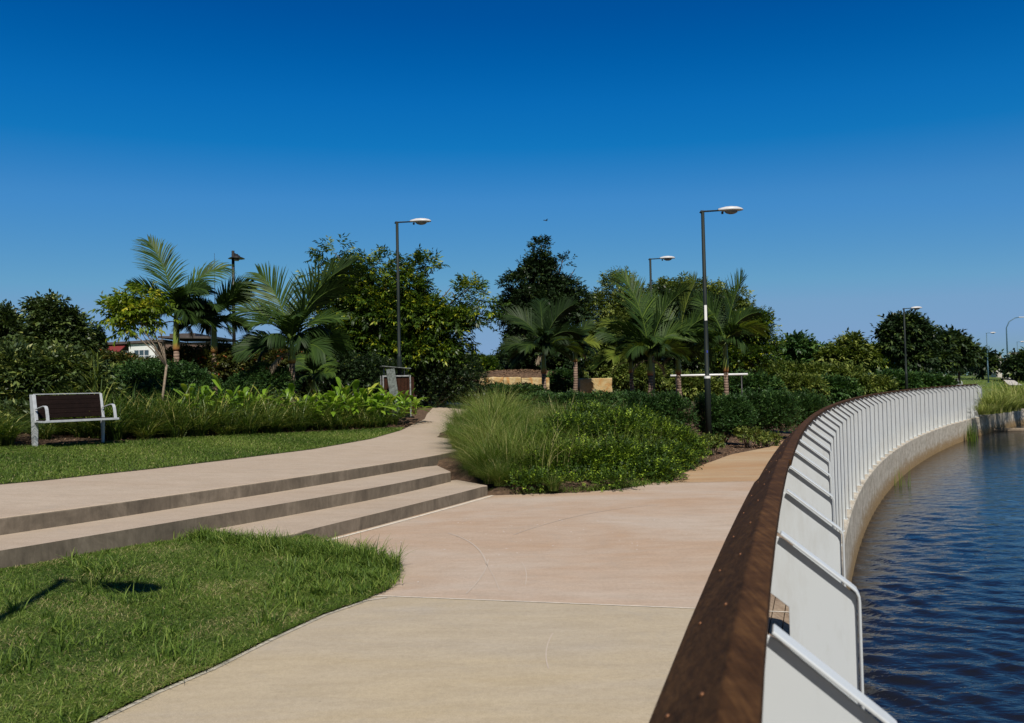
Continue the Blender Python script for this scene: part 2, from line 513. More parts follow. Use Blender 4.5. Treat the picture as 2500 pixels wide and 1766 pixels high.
m_frond = leafmat('frond', [(0.0, (0.016, 0.034, 0.010)), (0.5, (0.038, 0.075, 0.016)), (1.0, (0.13, 0.20, 0.025))], 0.5, 0.2, 0.3, gain=0.95)
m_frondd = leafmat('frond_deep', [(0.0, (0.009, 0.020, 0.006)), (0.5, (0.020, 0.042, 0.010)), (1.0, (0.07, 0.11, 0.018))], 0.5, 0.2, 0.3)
m_frondy = leafmat('frond_yellow', [(0.0, (0.08, 0.13, 0.02)), (1.0, (0.28, 0.32, 0.05))], 0.35, 0.35, 0.5, gain=0.9)
m_dry = leafmat('frond_dry', [(0.0, (0.16, 0.12, 0.08)), (1.0, (0.42, 0.34, 0.25))], 0.8, 0.15, 0.2)
m_reed = leafmat('reed', [(0.0, (0.09, 0.13, 0.02)), (0.6, (0.20, 0.24, 0.05)), (1.0, (0.42, 0.40, 0.15))], 0.5, 0.25, 0.4, gain=1.1)
m_bark = simple('bark', (0.085, 0.062, 0.045), 0.9, var=0.5, scale=14, bumps=0.8)
m_palebark = simple('pale_bark', (0.22, 0.17, 0.12), 0.9, var=0.35, scale=22, bumps=0.5)
# palm trunk with rings
m_ptrunk, t, b = new_mat('palm_trunk')
v = objco(t)
wv = t.nodes.new('ShaderNodeTexWave'); wv.bands_direction = 'Z'; wv.inputs['Scale'].default_value = 3.2; wv.inputs['Distortion'].default_value = 1.5
t.links.new(v, wv.inputs['Vector'])
t.links.new(mixc(t, 0.5, ramp(t, wv.outputs[1], [(0.1, (0.10, 0.065, 0.045)), (0.8, (0.25, 0.17, 0.125))]), ramp(t, noise(t, 12, 5, 0.7, v), [(0.3, (0.3, 0.3, 0.3)), (0.7, (0.7, 0.7, 0.7))]), 'OVERLAY'), b.inputs['Base Color'])
b.inputs['Roughness'].default_value = 0.85; bump(t, b, wv.outputs[1], 0.5, 0.02)
# crownshaft: green with an orange-brown foot
m_shaft, t, b = new_mat('crownshaft')
tc = t.nodes.new('ShaderNodeTexCoord'); sx = t.nodes.new('ShaderNodeSeparateXYZ'); t.links.new(tc.outputs['Generated'], sx.inputs[0])
nz = noise(t, 7, 4, 0.6, objco(t, (1, 1, 0.4)))
t.links.new(ramp(t, mathn(t, 'ADD', sx.outputs[2], mathn(t, 'MULTIPLY', mathn(t, 'SUBTRACT', nz, 0.5), 0.15)),
                 [(0.02, (0.30, 0.12, 0.05)), (0.12, (0.30, 0.20, 0.04)), (0.2, (0.17, 0.23, 0.035)), (0.7, (0.22, 0.28, 0.07)), (1.0, (0.10, 0.15, 0.035))]), b.inputs['Base Color'])
b.inputs['Roughness'].default_value = 0.4

# painted white steel, galvanised lamp, dark green pole ...
m_white, t, b = new_mat('white_steel')
v = objco(t)
oi = t.nodes.new('ShaderNodeObjectInfo'); ofs = t.nodes.new('ShaderNodeVectorMath'); ofs.operation = 'SCALE'; ofs.inputs['Scale'].default_value = 37.0
t.links.new(oi.outputs['Location'], ofs.inputs[0]); vs_ = t.nodes.new('ShaderNodeVectorMath'); t.links.new(objco(t, (3, 3, 0.6)), vs_.inputs[0]); t.links.new(ofs.outputs[0], vs_.inputs[1])
t.links.new(mixc(t, mathn(t, 'MULTIPLY', ramp(t, noise(t, 3, 6, 0.75, vs_.outputs[0]), [(0.48, (0, 0, 0)), (0.75, (1, 1, 1))]), 0.45),
                 (0.56, 0.59, 0.61), (0.38, 0.37, 0.34)), b.inputs['Base Color'])
b.inputs['Roughness'].default_value = 0.38
bump(t, b, noise(t, 200, 2, 0.5, v), 0.04, 0.002)
m_benchw = simple('bench_paint', (0.46, 0.48, 0.50), 0.4, var=0.15, scale=12)
m_green = simple('dark_green_paint', (0.0025, 0.009, 0.007), 0.7, var=0.2, scale=5)
m_far_pole = simple('haze_blue_pole', (0.06, 0.13, 0.18), 0.5, var=0.1)  # bluish tint of distance haze put into the pole colour
m_black = simple('black_metal', (0.018, 0.016, 0.016), 0.45, var=0.2)
m_lampgrey = simple('lamp_grey', (0.55, 0.55, 0.56), 0.4, var=0.08, scale=9)
m_lens = simple('lamp_lens', (0.22, 0.22, 0.22), 0.12, var=0.1)
m_stick = simple('sticker_white', (0.8, 0.8, 0.78), 0.5, var=0.04)
m_stickb = simple('sticker_blue', (0.03, 0.05, 0.35), 0.5, var=0.04)
m_galv = simple('weathered_board', (0.14, 0.16, 0.15), 0.7, var=0.6, scale=18)
m_binframe = simple('worn_frame_paint', (0.24, 0.25, 0.25), 0.6, var=0.6, scale=14)
m_orange = simple('orange_panel', (0.85, 0.38, 0.03), 0.5, var=0.15, scale=3)

def timber(name, c0, c1, c2, along='x', rough=0.55):
    m, t, b = new_mat(name)
    v = objco(t, (1, 1, 1))
    n1 = noise(t, 3.0, 7, 0.75, v, 0.8)
    uvs = t.nodes.new('ShaderNodeAttribute'); uvs.attribute_name = 'tint'
    n2 = noise(t, 26, 6, 0.75, v, 0.4)
    grain = t.nodes.new('ShaderNodeTexNoise'); grain.inputs['Scale'].default_value = 5.0; grain.inputs['Detail'].default_value = 6
    t.links.new(objco(t, (14, 1.2, 14), (0, 0, 0.33)), grain.inputs['Vector'])
    f = mathn(t, 'ADD', mathn(t, 'MULTIPLY', n1, 0.55), mathn(t, 'MULTIPLY', grain.outputs[0], 0.45))
    c = ramp(t, f, [(0.33, c0), (0.5, c1), (0.68, c2)])
    c = mixc(t, 0.5, c, ramp(t, n2, [(0.3, (0.3, 0.3, 0.3)), (0.7, (0.7, 0.7, 0.7))]), 'OVERLAY')
    t.links.new(c, b.inputs['Base Color']); b.inputs['Roughness'].default_value = rough
    b.inputs['Specular IOR Level'].default_value = 0.12
    bump(t, b, mathn(t, 'ADD', n2, grain.outputs[0]), 0.5, 0.004)
    return m
m_rail = timber('rail_timber', (0.024, 0.011, 0.004), (0.058, 0.027, 0.010), (0.115, 0.056, 0.020), rough=0.8)
m_wood = timber('bench_timber', (0.007, 0.004, 0.003), (0.013, 0.007, 0.005), (0.022, 0.012, 0.009))
m_binwood = timber('bin_timber', (0.014, 0.006, 0.004), (0.035, 0.014, 0.008), (0.08, 0.03, 0.015))
m_deck = timber('edge_boards', (0.16, 0.11, 0.075), (0.27, 0.20, 0.14), (0.36, 0.28, 0.20), rough=0.8)
m_bolt = simple('coppery_bolt', (0.14, 0.06, 0.025), 0.6, 0.6, var=0.2)

# sea wall: pale rough concrete, ochre tide band, rust streaks
m_wall, t, b = new_mat('sea_wall')
v = objco(t)
g = t.nodes.new('ShaderNodeTexCoord'); sx = t.nodes.new('ShaderNodeSeparateXYZ'); t.links.new(g.outputs['Object'], sx.inputs[0])
n1 = noise(t, 2.5, 7, 0.75, objco(t, (1, 1, 2.2))); n2 = noise(t, 18, 6, 0.75, objco(t, (1, 1, 2.5)))
c = mixc(t, 0.6, ramp(t, n1, [(0.3, (0.30, 0.26, 0.20)), (0.5, (0.50, 0.45, 0.37)), (0.68, (0.66, 0.62, 0.54))]), ramp(t, n2, [(0.3, (0.2, 0.2, 0.2)), (0.65, (0.65, 0.65, 0.65))]), 'OVERLAY')
zz = mathn(t, 'ADD', sx.outputs[2], mathn(t, 'MULTIPLY', mathn(t, 'SUBTRACT', n1, 0.5), 0.5))
tide = ramp(t, mathn(t, 'MULTIPLY', mathn(t, 'ADD', zz, 1.75), 1.25), [(0.0, (1, 1, 1)), (0.32, (0.85, 0.85, 0.85)), (0.72, (0, 0, 0))])
c = mixc(t, tide, c, ramp(t, n2, [(0.35, (0.16, 0.085, 0.025)), (0.6, (0.40, 0.26, 0.10))]))
stn = ramp(t, noise(t, 3.0, 5, 0.7, objco(t, (3.0, 3.0, 0.12))), [(0.56, (0, 0, 0)), (0.66, (0.8, 0.8, 0.8))])
c = mixc(t, stn, c, (0.24, 0.15, 0.07))
t.links.new(c, b.inputs['Base Color']); b.inputs['Roughness'].default_value = 0.9
bump(t, b, mathn(t, 'ADD', n2, noise(t, 6, 5, 0.7, objco(t, (1, 1, 3)))), 0.9, 0.03)

# water
m_water, t, b = new_mat('water')
b.inputs['Base Color'].default_value = (0.009, 0.010, 0.014, 1)
b.inputs['Roughness'].default_value = 0.04
b.inputs['IOR'].default_value = 1.33
b.inputs['Specular IOR Level'].default_value = 0.5
w1 = noise(t, 1.0, 3, 0.5, objco(t, (1.1, 2.6, 1), (0, 0, -0.35)), 0.6)
w2 = noise(t, 4.0, 3, 0.5, objco(t, (1.0, 2.2, 1), (0, 0, -0.15)), 0.4)
bump(t, b, mathn(t, 'ADD', mathn(t, 'MULTIPLY', w1, 0.5), mathn(t, 'MULTIPLY', w2, 0.3)), 0.6, 0.08)

m_stone, t, b = new_mat('sandstone')
v = objco(t)
n1 = noise(t, 1.8, 5, 0.7, v, 1.2); n2 = noise(t, 25, 5, 0.7, v)
t.links.new(mixc(t, 0.4, ramp(t, n1, [(0.35, (0.52, 0.42, 0.24)), (0.52, (0.45, 0.31, 0.13)), (0.62, (0.42, 0.20, 0.06)), (0.75, (0.5, 0.40, 0.24))]),
                 ramp(t, n2, [(0.3, (0.3, 0.3, 0.3)), (0.7, (0.7, 0.7, 0.7))]), 'OVERLAY'), b.inputs['Base Color'])
b.inputs['Roughness'].default_value = 0.9; bump(t, b, n2, 0.5, 0.02)
m_bwhite = simple('white_render', (0.66, 0.68, 0.66), 0.7, var=0.06)
m_bdark = simple('dark_cladding', (0.07, 0.055, 0.05), 0.7, var=0.3)
m_bred = simple('red_awning', (0.16, 0.018, 0.016), 0.7, var=0.2)
m_bbrown = simple('brown_wall', (0.14, 0.09, 0.07), 0.8, var=0.2)
m_glass = simple('window_glass', (0.05, 0.08, 0.10), 0.1, var=0.2)
m_conc = simple('bridge_concrete', (0.5, 0.46, 0.42), 0.85, var=0.15, scale=2)

# ------------------------------------------------------------------ hardscape in plan
def pl(lst, z):                     # list of view points -> plan points at height z
    return [tuple(GD(x, y, z)[:2]) for x, y in lst]

lawn_edge = [(-5.6, -3.5), (-3.6, 1.0), (-2.75, 2.9)] + pl([(200, 1622), (340, 1555), (470, 1500), (600, 1435), (720, 1380), (815, 1347), (872, 1322), (893, 1295), (893, 1272)], 0.0)
s1_front = [(-3.42, 9.1), (-3.1, 8.86), (-2.75, 8.66), (-2.45, 8.68), (-2.13, 9.34), (-1.72, 10.1), (-1.38, 10.76), (-0.85, 11.8), (-0.42, 12.70)]
s2_front = [(-12, -2), (-9, 1.5), (-7, 4.1), (-5.6, 6.0), (-4.61, 7.36), (-4.12, 8.08), (-3.6, 8.87), (-3.0, 9.75), (-2.42, 10.64), (-1.95, 11.4), (-1.55, 12.14), (-1.03, 13.3)]
s3_front = [(-12.5, -1), (-9.6, 2.5), (-7.5, 5.1), (-6.0, 7.0), (-5.12, 8.18), (-4.58, 8.98), (-4.02, 9.9), (-3.28, 11.07), (-2.36, 12.7), (-1.76, 13.85), (-1.3, 14.9), (-0.95, 15.9)]
joint1 = pl([(880, 1338), (1555, 1365)], 0)
joint2y = G(1660, 1179, 0)[1]
shrub_edge = pl([(1104, 1107), (1180, 1108), (1280, 1105), (1370, 1099), (1440, 1089), (1510, 1070), (1580, 1041), (1640, 1019)], 0)
# strips along the fence: w from the rail's outer edge
W_EDGE = -0.02
bank = curve_pts(18.3, 51, -2.0, 1.5)     # inner edge of the waterside path
shrub_edge = [p for p in shrub_edge if p[1] < bank[0][1] + 2.0]

def flat(z):
    return lambda x, y: np.full(np.shape(x), z, float)

def s_at_y(y):
    return float(np.interp(y, _ys, _s))

# near slab (beige)
j1a, j1b = np.array(joint1[0]), np.array(joint1[1])
jd = (j1b - j1a) / np.hypot(*(j1b - j1a))
sJ = min(np.arange(0, 9, 0.01), key=lambda q_: abs(np.cross(jd, curve(q_, -0.35)[0] - j1a)))
jr = curve(sJ, -0.35)[0]
fence_near = curve_pts(-9, sJ, -0.35)
j1L = j1a - jd * 0.6
edge_lo = [p for p in lawn_edge if p[1] < j1a[1] - 0.05]
slab_poly = [(-5.6, -8)] + edge_lo + [tuple(j1L), tuple(j1a)] + [tuple(jr)] + [tuple(p) for p in fence_near[::-1]]
patch('paving', slab_poly, flat(0.0), m_slab, 0.7)
# plaza (pink)
j2 = joint2y
jr2 = curve(s_at_y(j2 - 0.3), -0.35)[0]
se = [p for p in shrub_edge if p[1] < j2]
sL = [(-3.3, 8.9), (-2.5, 8.4)]
plz = [tuple(j1L + np.array([0, 0.012]))] + [(-2.2, 8.3), (-3.6, 9.2), (-2.6, 10.4), (-0.9, 13.3)] + se + [(se[-1][0] + 0.02, j2)] + [tuple(jr2)] + [tuple(p) for p in curve_pts(s_at_y(j2 - 0.6), sJ + 0.013, -0.35)]
patch('plaza', plz, flat(0.0), m_pink, 0.7)
se2 = [p for p in shrub_edge if p[1] >= j2]
pth = [(se[-1][0] + 0.02, j2 + 0.012)] + se2 + [tuple(p) for p in bank if p[1] > se2[-1][1] + 0.3] + [tuple(p) for p in curve_pts(51, s_at_y(j2 - 0.29), -0.35)]
patch('path', pth, lambda x, y: np.where(y > 34, (y - 34) * 0.01, 0.0), m_path, 0.9)
# sealant lines and edge strip
def strip(name, pts, width, z, mat, kind='structure', zf=None):
    V = []; F = []
    pts = [np.array(p, float)[:2] for p in pts]
    for i, p in enumerate(pts):
        tt = pts[min(i + 1, len(pts) - 1)] - pts[max(i - 1, 0)]; tt /= np.hypot(*tt); nn = np.array([-tt[1], tt[0]])
        for s in (-0.5, 0.5):
            q = p + nn * width * s; V.append((q[0], q[1], zf(q[0], q[1]) if zf else z))
    for i in range(len(pts) - 1): F.append((2 * i, 2 * i + 2, 2 * i + 3, 2 * i + 1))
    o = np_mesh(name, V, F, None, mat); o['kind'] = kind; return o
strip('expansion_joint', [tuple(j1L + jd * 0.2)] + [tuple(j1L + jd * k) for k in np.arange(0.5, 4.2, 0.4)] , 0.018, 0.004, m_joint)
strip('expansion_joint', [(se[-1][0] - 0.1, j2), (jr2[0], j2)], 0.015, 0.004, m_joint)
base_line = [(-2.42, 8.6), (-2.1, 9.26), (-1.69, 10.02), (-1.35, 10.68), (-0.82, 11.72), (-0.36, 12.68)]
strip('step_sealant', [(p[0] + 0.02, p[1] - 0.012) for p in base_line], 0.055, 0.005, m_joint)
m_scuff = simple('chalky_scuff', (0.46, 0.385, 0.315), 0.85, var=0.12, scale=30)
def arc_pts(P, n=22):
    P = [np.array(p) for p in P]; out = []
    for t_ in np.linspace(0, 1, n): out.append(tuple((1 - t_) ** 2 * P[0] + 2 * t_ * (1 - t_) * P[1] + t_ ** 2 * P[2]))
    return out
for pts3, w_ in (([(1005, 1196), (1075, 1215), (1090, 1262)], 0.016), ([(1095, 1255), (1090, 1290), (1045, 1332)], 0.012), ([(1088, 1262), (1108, 1290), (1120, 1325)], 0.007), ([(1150, 1200), (1300, 1145), (1480, 1132)], 0.010), ([(1170, 1262), (1185, 1280), (1178, 1312)], 0.008), ([(1240, 1420), (1215, 1460), (1230, 1500)], 0.008)):
    strip('scuff_mark', arc_pts(pl(pts3, 0)), w_, 0.003, m_scuff)
# lighter worn lip of the near slab against the turf
strip('slab_lip', [(p[0] + 0.03, p[1] + 0.0) for p in edge_lo[2:]] + [(j1a[0] - 0.04, j1a[1] - 0.03)], 0.035, 0.004, m_kerb)

# edge boards along the fence
bm = bmesh.new()
for k in range(4):
    w0 = -0.345 + k * 0.085
    ss = np.arange(-9, 50.5, 0.8)
    ra = []
    for s in ss:
        p0 = curve(s, w0)[0]; p1 = curve(s, w0 + 0.078)[0]
        ra.append((bm.verts.new((*p0, 0.0)), bm.verts.new((*p1, 0.0)), bm.verts.new((*p1, -0.05)), bm.verts.new((*p0, -0.05))))
    for a_, b_ in zip(ra, ra[1:]):
        for i in range(4):
            bm.faces.new((a_[i], a_[(i + 1) % 4], b_[(i + 1) % 4], b_[i]))
o = bm_obj('path_edge', bm, m_deck); o['kind'] = 'structure'

# ---- steps: three solid treads with rounded nosings
def step_slab(front, back, z0, z1):
    bm = bmesh.new()
    poly = list(front) + list(back)
    top = prism(bm, poly, z0, z1)
    bm.verts.ensure_lookup_table()
    nf = len(front)
    es = [e for e in top.edges if all((v.co.x, v.co.y) in fs for v in e.verts)] if False else []
    fset = {(round(p[0], 4), round(p[1], 4)) for p in front}
    es = [e for e in top.edges if all((round(v.co.x, 4), round(v.co.y, 4)) in fset for v in e.verts)]
    bmesh.ops.bevel(bm, geom=es, offset=0.022, segments=3, affect='EDGES', profile=0.5)
    return bm
def smooth_line(P, n=60):
    P = np.array(P, float); s = np.concatenate([[0], np.cumsum(np.hypot(*np.diff(P, axis=0).T))])
    # Catmull-like by cubic polyfit locally: use interpolation of smoothed samples
    u = np.linspace(0, s[-1], n)
    x = np.interp(u, s, P[:, 0]); y = np.interp(u, s, P[:, 1])
    for _ in range(3):
        x[1:-1] = (x[:-2] + 2 * x[1:-1] + x[2:]) / 4; y[1:-1] = (y[:-2] + 2 * y[1:-1] + y[2:]) / 4
    return [(float(a), float(b)) for a, b in zip(x, y)]
s1f, s2f, s3f = smooth_line(s1_front, 40), smooth_line(s2_front, 70), smooth_line(s3_front, 70)
bm_all = []
b1 = step_slab(s1f, [(-0.95, 13.55), (-1.9, 12.6), (-3.3, 10.6), (-3.75, 9.75)], -0.1, 0.155)
b2 = step_slab(s2f, [(-1.35, 14.4), (-2.6, 13.3), (-4.2, 10.8), (-5.6, 8.8), (-7.6, 6.2), (-10.4, 2.6), (-13, -1)], -0.1, 0.315)
for bmx, nm in ((b1, 'steps'), (b2, 'steps')):
    o = bm_obj(nm, bmx, m_step); o['kind'] = 'structure'

# upper terrace and its path, following the rising ground
def upz(x, y): return upper(x, y)
up_back = [(-14, 9)] + [tuple(GS(x, y, upz)[:2]) for x, y in [(0, 1087), (100, 1078), (200, 1067), (350, 1051), (500, 1033), (700, 1008), (830, 985), (900, 965), (930, 950), (952, 940), (957, 929), (970, 915), (955, 895)]]
up_right = [tuple(GS(x, y, upz)[:2]) for x, y in [(1035, 893), (1085, 893), (1068, 905), (1045, 925), (1022, 945), (1006, 968), (1010, 985), (1030, 1000)]]
edge_up = s3f
poly_up = edge_up + up_right[::-1] + up_back[::-1] + [(-14.5, -0.5)]
o = patch('upper_path', poly_up, upz, m_step, 0.6, edge_step=0.4)
# face of the top step
bm = bmesh.new()
rows = []
for i, p in enumerate(edge_up):
    prof = []
    tt = np.array(edge_up[min(i + 1, len(edge_up) - 1)]) - np.array(edge_up[max(i - 1, 0)]); tt /= np.hypot(*tt)
    nn = np.array([tt[1], -tt[0]])            # outwards (down the steps)
    z = float(upz(p[0], p[1]))
    for dw, dz in ((-0.0, 0.0), (0.010, -0.002), (0.018, -0.008), (0.022, -0.02), (0.022, -0.58)):
        q = np.array(p) + nn * dw
        prof.append(bm.verts.new((q[0], q[1], z + dz)))
    rows.append(prof)
for a_, b_ in zip(rows, rows[1:]):
    for k in range(4):
        f = bm.faces.new((a_[k], b_[k], b_[k + 1], a_[k + 1])); f.smooth = k < 3
o = bm_obj('steps', bm, m_step); o['kind'] = 'structure'

# ------------------------------------------------------------------ ground, lawns, water
wall_plan = curve_pts(-11, 41.5, 0.30, 1.0)
# beyond the fence the wall swings on to the right
wend = []
sE = 62.0
wall_plan = [np.array(p) for p in curve_pts(-11, sE, 0.30, 1.0)]
last = wall_plan[-1]
w_ext = [np.array(p) for p in wend if p[1] > last[1] + 1.0] + [np.array((60.0, 78.0)), np.array((100.0, 102.0)), np.array((220.0, 140.0)), np.array((900.0, 260.0))]
back_ext = [np.array((-150.0, -460.0)), np.array((-25.0, -80.0))]
wall_line = back_ext + wall_plan + w_ext
inner = []
for i, p in enumerate(wall_line):
    tt = wall_line[min(i + 1, len(wall_line) - 1)] - wall_line[max(i - 1, 0)]; tt = tt / np.hypot(*tt)
    inner.append(p - np.array([tt[1], -tt[0]]) * 0.36)
land = [tuple(p) for p in inner] + [(2500, 900), (2500, 3000), (-3000, 3000), (-3000, -600), (-160, -600)]
pts = []
for (r0, r1, st) in ((0, 26, 0.6), (24, 60, 1.5), (58, 140, 5), (135, 400, 20), (390, 2900, 120)):
    gx, gy = np.meshgrid(np.arange(-r1, r1, st), np.arange(-r1, r1, st))
    P_ = np.stack([gx.ravel(), gy.ravel()], 1); r_ = np.hypot(P_[:, 0], P_[:, 1])
    if r0 < 25: ok = (r_ < r1) & (P_[:, 1] > -6)
    else: ok = (r_ < r1) & (r_ >= r0)
    pts.append(P_[ok] + rng.uniform(-0.05, 0.05, (ok.sum(), 2)) * st)
pts = np.concatenate(pts)

lawn_poly = lawn_edge + [tuple(p) for p in pl([(800, 1245), (690, 1222)], 0.0)] + [(-2.5, 8.62)] + [(-3.0, 8.75), (-3.4, 9.1), (-3.55, 8.85)] + [p for p in s2f[::-1] if p[1] < 8.7] + [(-13, -3.5)]
def lawn_z(x, y):
    # rises from the slab edge to the foot of the second step
    d = np.full(np.shape(x), 9e9)
    for (ax, ay), (bx, by) in zip(lawn_edge, lawn_edge[1:]):
        L2 = (bx - ax) ** 2 + (by - ay) ** 2
        u = np.clip(((x - ax) * (bx - ax) + (y - ay) * (by - ay)) / L2, 0, 1)
        d = np.minimum(d, np.hypot(x - ax - u * (bx - ax), y - ay - u * (by - ay)))
    return 0.012 + 0.12 * np.clip(d / 2.5, 0, 1) ** 0.8 + 0.09 * np.clip((-x - 4.0) / 2.5, 0, 1) + 0.012 * np.sin(x * 3.1) * np.sin(y * 2.7) * np.clip(d, 0, 1)
bench_bed = [tuple(GS(x, y, upz)[:2]) for x, y in [(0, 1003), (100, 1000), (250, 992), (430, 982), (600, 974), (760, 967), (870, 961), (905, 960)]]
ulawn_poly = up_back[:9] + bench_bed[::-1] + [(-14, 13.4)]
hard = [slab_poly, plz, pth, poly_up, s1f + [(-0.95, 13.55), (-1.9, 12.6), (-3.3, 10.6), (-3.75, 9.75)], s2f + [(-1.35, 14.4), (-2.6, 13.3), (-4.2, 10.8), (-13, -1)], lawn_poly, ulawn_poly]

def ground_z(x, y):
    z = terrain(x, y)
    P_ = np.stack([x, y], 1)
    for i, h in enumerate(hard):
        m = in_poly(P_, h)
        if i in (3, 7): z[m] = upper(x[m], y[m]) - 0.10
        elif i == 2: z[m] = -0.07
        else: z[m] = -0.12
    # by the wall the land sits just under the path edge
    dmin = np.full(len(x), 9e9)
    for p in wall_plan: dmin = np.minimum(dmin, np.hypot(x - p[0], y - p[1]))
    z = np.where(dmin < 1.0, np.minimum(z, -0.08), z)
    zb = np.clip((y - 44) * 0.1, 0, 1) * (dmin < 60)
    dw = np.full(len(x), 9e9)
    for p, q_ in zip([last] + w_ext, w_ext):
        L2 = ((q_ - p) ** 2).sum(); u = np.clip(((x - p[0]) * (q_[0] - p[0]) + (y - p[1]) * (q_[1] - p[1])) / L2, 0, 1)
        dw = np.minimum(dw, np.hypot(x - p[0] - u * (q_[0] - p[0]), y - p[1] - u * (q_[1] - p[1])))
    k = np.clip(dw / 14.0, 0, 1)
    z = np.where(y > 48, z * k + (-0.72) * (1 - k), z)
    return z

def grassy(x, y):
    q = qdist(x, y)
    g = np.clip((np.hypot(x, y) - 42) / 6, 0, 1)
    g = np.maximum(g, np.clip((q - 13) / 2, 0, 1))
    return g
g_o = patch('ground', land, ground_z, m_ground, 1, extra=pts, edge_step=1.0, tintfun=grassy)

patch('turf_base', lawn_poly, lawn_z, m_soil, 0.25, edge_step=0.2)
patch('turf_base', ulawn_poly, lambda x, y: upper(x, y) + 0.005, m_soil, 0.5, edge_step=0.4)

# water
def water_mesh():
    r = [0.6]
    while r[-1] < 75: r.append(r[-1] * 1.0078 + 0.006)
    while r[-1] < 3500: r.append(r[-1] * 1.25)
    r = np.array(r)
    a = np.concatenate([np.linspace(-180, 0, 37)[:-1], np.linspace(0, 12, 30)[:-1], np.linspace(12, 45, 420)[:-1], np.linspace(45, 75, 60)[:-1], np.linspace(75, 180, 22)])
    a = np.radians(a)
    R_, A_ = np.meshgrid(r, a, indexing='ij')
    X, Y = R_ * np.sin(A_), R_ * np.cos(A_)
    w = np.random.default_rng(5); Z = np.zeros_like(X)
    wx = X + 0.25 * np.sin(Y * 0.9 + X * 0.4) + 0.12 * np.sin(Y * 2.3 - X * 1.1); wy = Y + 0.25 * np.sin(X * 0.8 - Y * 0.3) + 0.10 * np.sin(X * 2.9 + Y * 0.8)
    dirs = 0.45
    for i in range(56):
        lam = 0.12 * (0.8 / 0.12) ** (w.uniform(0, 1) ** 1.0); th = dirs + w.normal(0, 0.5); k = 2 * np.pi / lam
        ph = k * (wx * math.sin(th) + wy * math.cos(th)) + w.uniform(0, 6.28)
        amp = 0.0056 * lam ** 0.95
        fade = np.clip((lam * 60 - R_) / (lam * 30), 0, 1) if lam < 1.2 else np.clip((80 - R_) / 30, 0, 1)
        Z += amp * (np.exp(np.sin(ph) * 0.9) - 1.2) * fade
    V = np.stack([X, Y, -1.7 + Z], -1).reshape(-1, 3)
    n, m = X.shape
    i, j = np.meshgrid(np.arange(n - 1), np.arange(m - 1), indexing='ij'); b = i * m + j
    F = np.stack([b, b + m, b + m + 1, b + 1], -1).reshape(-1, 4)[:, ::-1]
    return np_mesh('water', V, F, None, m_water, smooth=True)
water_mesh()['kind'] = 'structure'
# lake bed out of sight keeps the far shore closed

# sea wall
bm = bmesh.new()
rows = []
full = wall_line
for i, p in enumerate(full):
    tt = full[min(i + 1, len(full) - 1)] - full[max(i - 1, 0)]; tt = tt / np.hypot(*tt); nn = np.array([tt[1], -tt[0]])
    inside_fence = 2 <= i < 2 + len(wall_plan)
    top_in = -0.055 if (i >= 1 and p[1] < 46.5) else -0.66
    prof = [(-0.62, -2.2), (-0.62, top_in), (-0.305, top_in), (-0.305, -0.66), (-0.02, -0.66), (0.0, -0.68), (0.0, -2.2)]
    rows.append([bm.verts.new((*(p + nn * w), z)) for w, z in prof])
for a_, b_ in zip(rows, rows[1:]):
    for k in range(6):
        bm.faces.new((a_[k], b_[k], b_[k + 1], a_[k + 1]))
bm.faces.new(rows[0]); bm.faces.new(rows[-1][::-1])
o = bm_obj('sea_wall', bm, m_wall)
tag(o, 'pale rough concrete sea wall with ochre tide stain along the water', 'sea wall')

# ------------------------------------------------------------------ the waterside fence
fence = thing('waterside_fence', (*curve(0, 0)[0], -0.66), 'curving waterside fence of white steel fins under a brown timber handrail', 'fence')
fl = Vector(fence.location)
RZ = [(0.012, 1.20), (-0.048, 1.205), (-0.205, 1.05), (-0.195, 1.012), (-0.05, 1.152), (0.012, 1.158)]
def rail_piece(s0, s1, dw=0.0):
    bm = bmesh.new()
    n = max(2, int((s1 - s0) / 0.6) + 1)
    rows = []
    for s in np.linspace(s0, s1, n):
        rows.append([bm.verts.new(Vector((*curve(s, w + dw)[0], z)) - fl) for w, z in RZ])
    m = len(RZ)
    for a_, b_ in zip(rows, rows[1:]):
        for k in range(m): bm.faces.new((a_[k], b_[k], b_[(k + 1) % m], a_[(k + 1) % m]))
    bm.faces.new(rows[0]); bm.faces.new(rows[-1][::-1])
    return bm
bolt0 = None
cuts = [-6.5, 2.33, 5.9, 9.5, 13.0, 16.6, 20.2, 23.8, 27.4, 31.0, 34.6, 38.2, 41.8, 45.4, 48.8, 52.2]
for i, (a_, b_) in enumerate(zip(cuts, cuts[1:])):
    dw = -0.012 if i == 0 else 0.0
    piece = bm_obj('handrail', rail_piece(a_ + 0.004, b_ - 0.004, dw), m_rail, fence, bevel=0.006)
    if i < 3:
        for s in np.arange(a_ + (4.3 if i == 0 else 0.25), b_ - 0.1, 0.585):
            for fr, ds in ((0.25, 0.0), (0.68, 0.06)):
                w = -0.048 + (-0.205 + 0.048) * fr; z = 1.205 + (1.05 - 1.205) * fr
                p, tt, nn = curve(s + ds, w + dw)
                nv = Vector((-nn[0] * 0.7, -nn[1] * 0.7, 0.7)).normalized()
                if bolt0 is None:
                    bmb = bmesh.new()
                    bmesh.ops.create_cone(bmb, cap_ends=True, segments=10, radius1=0.0062, radius2=0.0045, depth=0.005)
                    bo = bolt0 = bm_obj('bolt', bmb, m_bolt, piece)
                else:
                    bo = bolt0.copy(); COL.objects.link(bo); bo.parent = piece
                bo.location = Vector((*p, z)) - fl + nv * 0.001
                bo.rotation_euler = nv.to_track_quat('Z', 'Y').to_euler()
